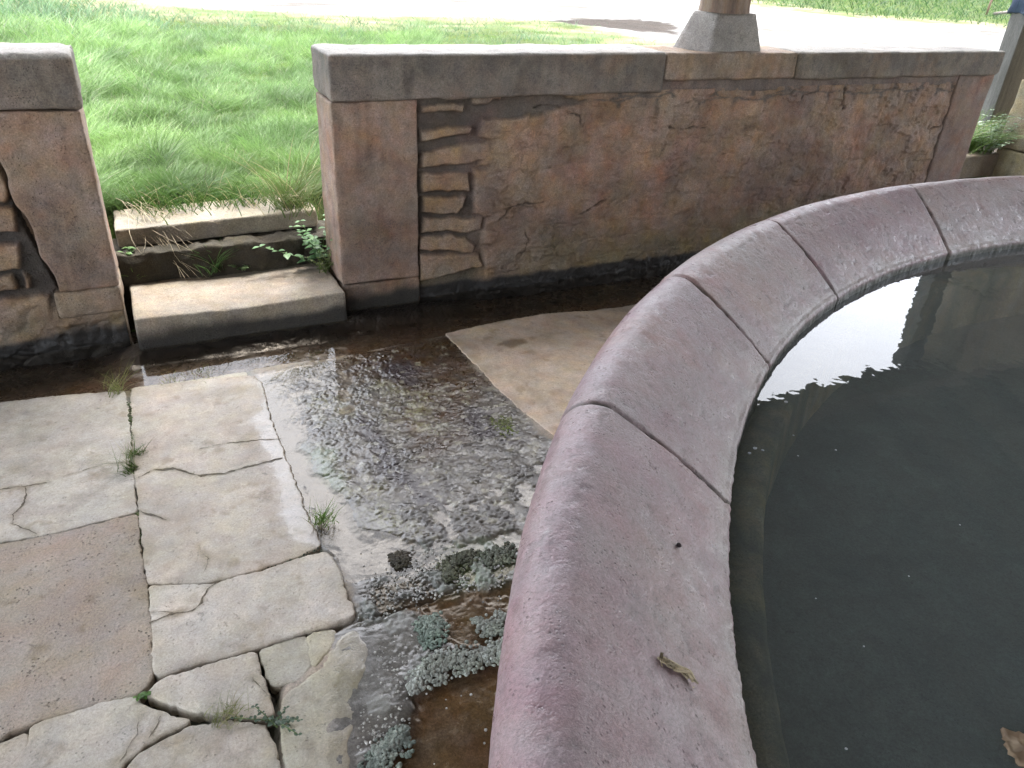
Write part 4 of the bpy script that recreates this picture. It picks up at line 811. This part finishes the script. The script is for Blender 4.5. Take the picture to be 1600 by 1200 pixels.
v, f, c = grains(np.c_[Q, np.full(len(Q), -.001)], r_.uniform(.0018, .0045, len(Q)), np.repeat(r_.uniform(.15, .42, (len(Q), 1)), 3, 1) * np.array([1, .98, .88]), 3); kind(obj('grit', v, f, M['moss'], col=c), 'stuff')
# dry curled husk on the rim, a dark pebble, a dead leaf on the water
def on_rim(px, py):
    lo, hi = 0., 1.
    for z in np.linspace(HI, HO, 60):
        g = G(px, py, z); d = np.hypot(*(g[:2] - BC)); off = RO - d; zz_ = float(np.interp(off, PF[12:80, 0], PF[12:80, 1]))
        if abs(zz_ - z) < .004: return np.array([g[0], g[1], zz_])
    return G(px, py, .6)
h0, h1, h2, h3 = on_rim(1031, 1036), on_rim(1050, 1048), on_rim(1072, 1058), on_rim(1084, 1076)
mb = MB(); rr2 = np.random.default_rng(4)
for k in range(20):
    off = rr2.normal(0, .0034, (4, 3)); off[:, 2] = np.abs(off[:, 2]) + .007; base = np.array([h0, h1, h2, h3]) + off; t = np.linspace(0, 3, 14); p = np.c_[[np.interp(t, range(4), base[:, j]) for j in range(3)]].T; a = rr2.integers(0, 5); tube_add(mb, p[a:14 - rr2.integers(0, 4)], rr2.uniform(.0013, .0024), 5, np.array((.46, .38, .25)) * rr2.uniform(.5, 1.1))
tube_add(mb, [h0 + (0, 0, .004), h0 + (-.006, -.012, .006)], .0012, 5, (.3, .24, .14)); tube_add(mb, [h0 + (0, 0, .004), h0 + (.004, .004, .014)], .0028, 6, (.12, .09, .05)); tube_add(mb, [h3 + (0, 0, .003), h3 + (-.012, .0, .004)], .001, 5, (.4, .33, .2))
tag(build(mb, 'dry_twig', M['straw'], None, h1, wet=0.), 'shredded curl of dry straw lying on the pinkish basin rim', 'twig')
pb = on_rim(1060, 857); v = pb + (0, 0, .005) + IV * np.array([.0045, .006, .004]); v = v + .0012 * np.c_[fbm(v, 200, 2, 1), fbm(v, 200, 2, 2), fbm(v, 200, 2, 3)]
tag(obj('pebble', v, IF, M['dirt'], None, pb, col=np.full((len(v), 3), (.04, .025, .025))), 'tiny dark pebble on the pinkish basin rim', 'pebble')
lf = G(1600, 1172, ZW); na = 40; an = np.linspace(0, 2 * np.pi, na + 1)[:-1]; rad = .038 * (1 + .22 * np.sin(5 * an) + .25 * vnoise(np.c_[an * 3, an * 0, an * 0], 3) + .12 * np.sin(13 * an)); rows = []
for s_, z_ in ((1., .006), (.97, .012), (.7, .008), (.4, .011), (.1, .007)): rows.append(np.c_[lf[0] + rad * s_ * np.cos(an), lf[1] + .8 * rad * s_ * np.sin(an), ZW + z_ + .005 * np.sin(3 * an) * s_])
v = np.concatenate(rows); v[:, 2] = np.maximum(v[:, 2], ZW + .001); v = np.r_[v, np.c_[v[:na, :2], v[:na, 2] - .003]]
f = [[i * na + k, i * na + (k + 1) % na, (i + 1) * na + (k + 1) % na, (i + 1) * na + k] for i in range(4) for k in range(na)] + [[4 * na + k for k in range(na)]] + [[5 * na + k, 5 * na + (k + 1) % na, (k + 1) % na, k] for k in range(na)]
tag(obj('dead_leaf', v, f, M['straw'], None, (lf[0], lf[1], ZW), col=mix(np.broadcast_to((.22, .15, .09), (len(v), 3)), (.36, .27, .17), ss(-.3, .3, fbm(v, 50, 3, 2)))), 'ragged brown dead leaf floating on the basin water', 'leaf')
Q = np.array([G(x, y, ZW + .001) for x, y in ((1240, 680), (1247, 712), (1306, 703), (1180, 700), (1171, 708), (1192, 703), (1322, 1170), (1375, 450), (1383, 447), (1228, 628), (1420, 900), (1500, 820), (1350, 1010), (1275, 935))])
v, f, c = grains(Q, np.array([.003, .0025, .003, .006, .005, .004, .0025, .004, .005, .006, .002, .002, .002, .002]), np.full((len(Q), 3), .4), 5, .3); kind(obj('specks_and_glints', v, f, M['moss'], col=c), 'stuff')  # pale floating specks; some imitate white glints on the water
# far off: stake and fallen rail in the rough ground beyond the yard
sp0 = G(1541, 23, ZG); mb = MB(); tube_add(mb, [sp0, sp0 + (.05, .02, .35), sp0 + (.22, .05, .95)], .035, 7, (.2, .13, .09)); tag(build(mb, 'wooden_stake', M['straw'], None, sp0, wet=0.), 'thin leaning brown stake in the rough ground beyond the yard', 'stake')
s0, s1 = G(1552, 25, ZG), G(1592, 23, ZG); mb = MB(); tube_add(mb, [s0 + (0, 0, .06), (s0 + s1) / 2 + (0, 0, .09), s1 + (0, 0, .07)], .05, 7, (.14, .11, .1)); tag(build(mb, 'fallen_rail', M['straw'], None, s0, wet=0.), 'dark rail lying on the ground beside the leaning stake', 'rail')

for o in bpy.data.objects:
    if '_o' in o: del o['_o']
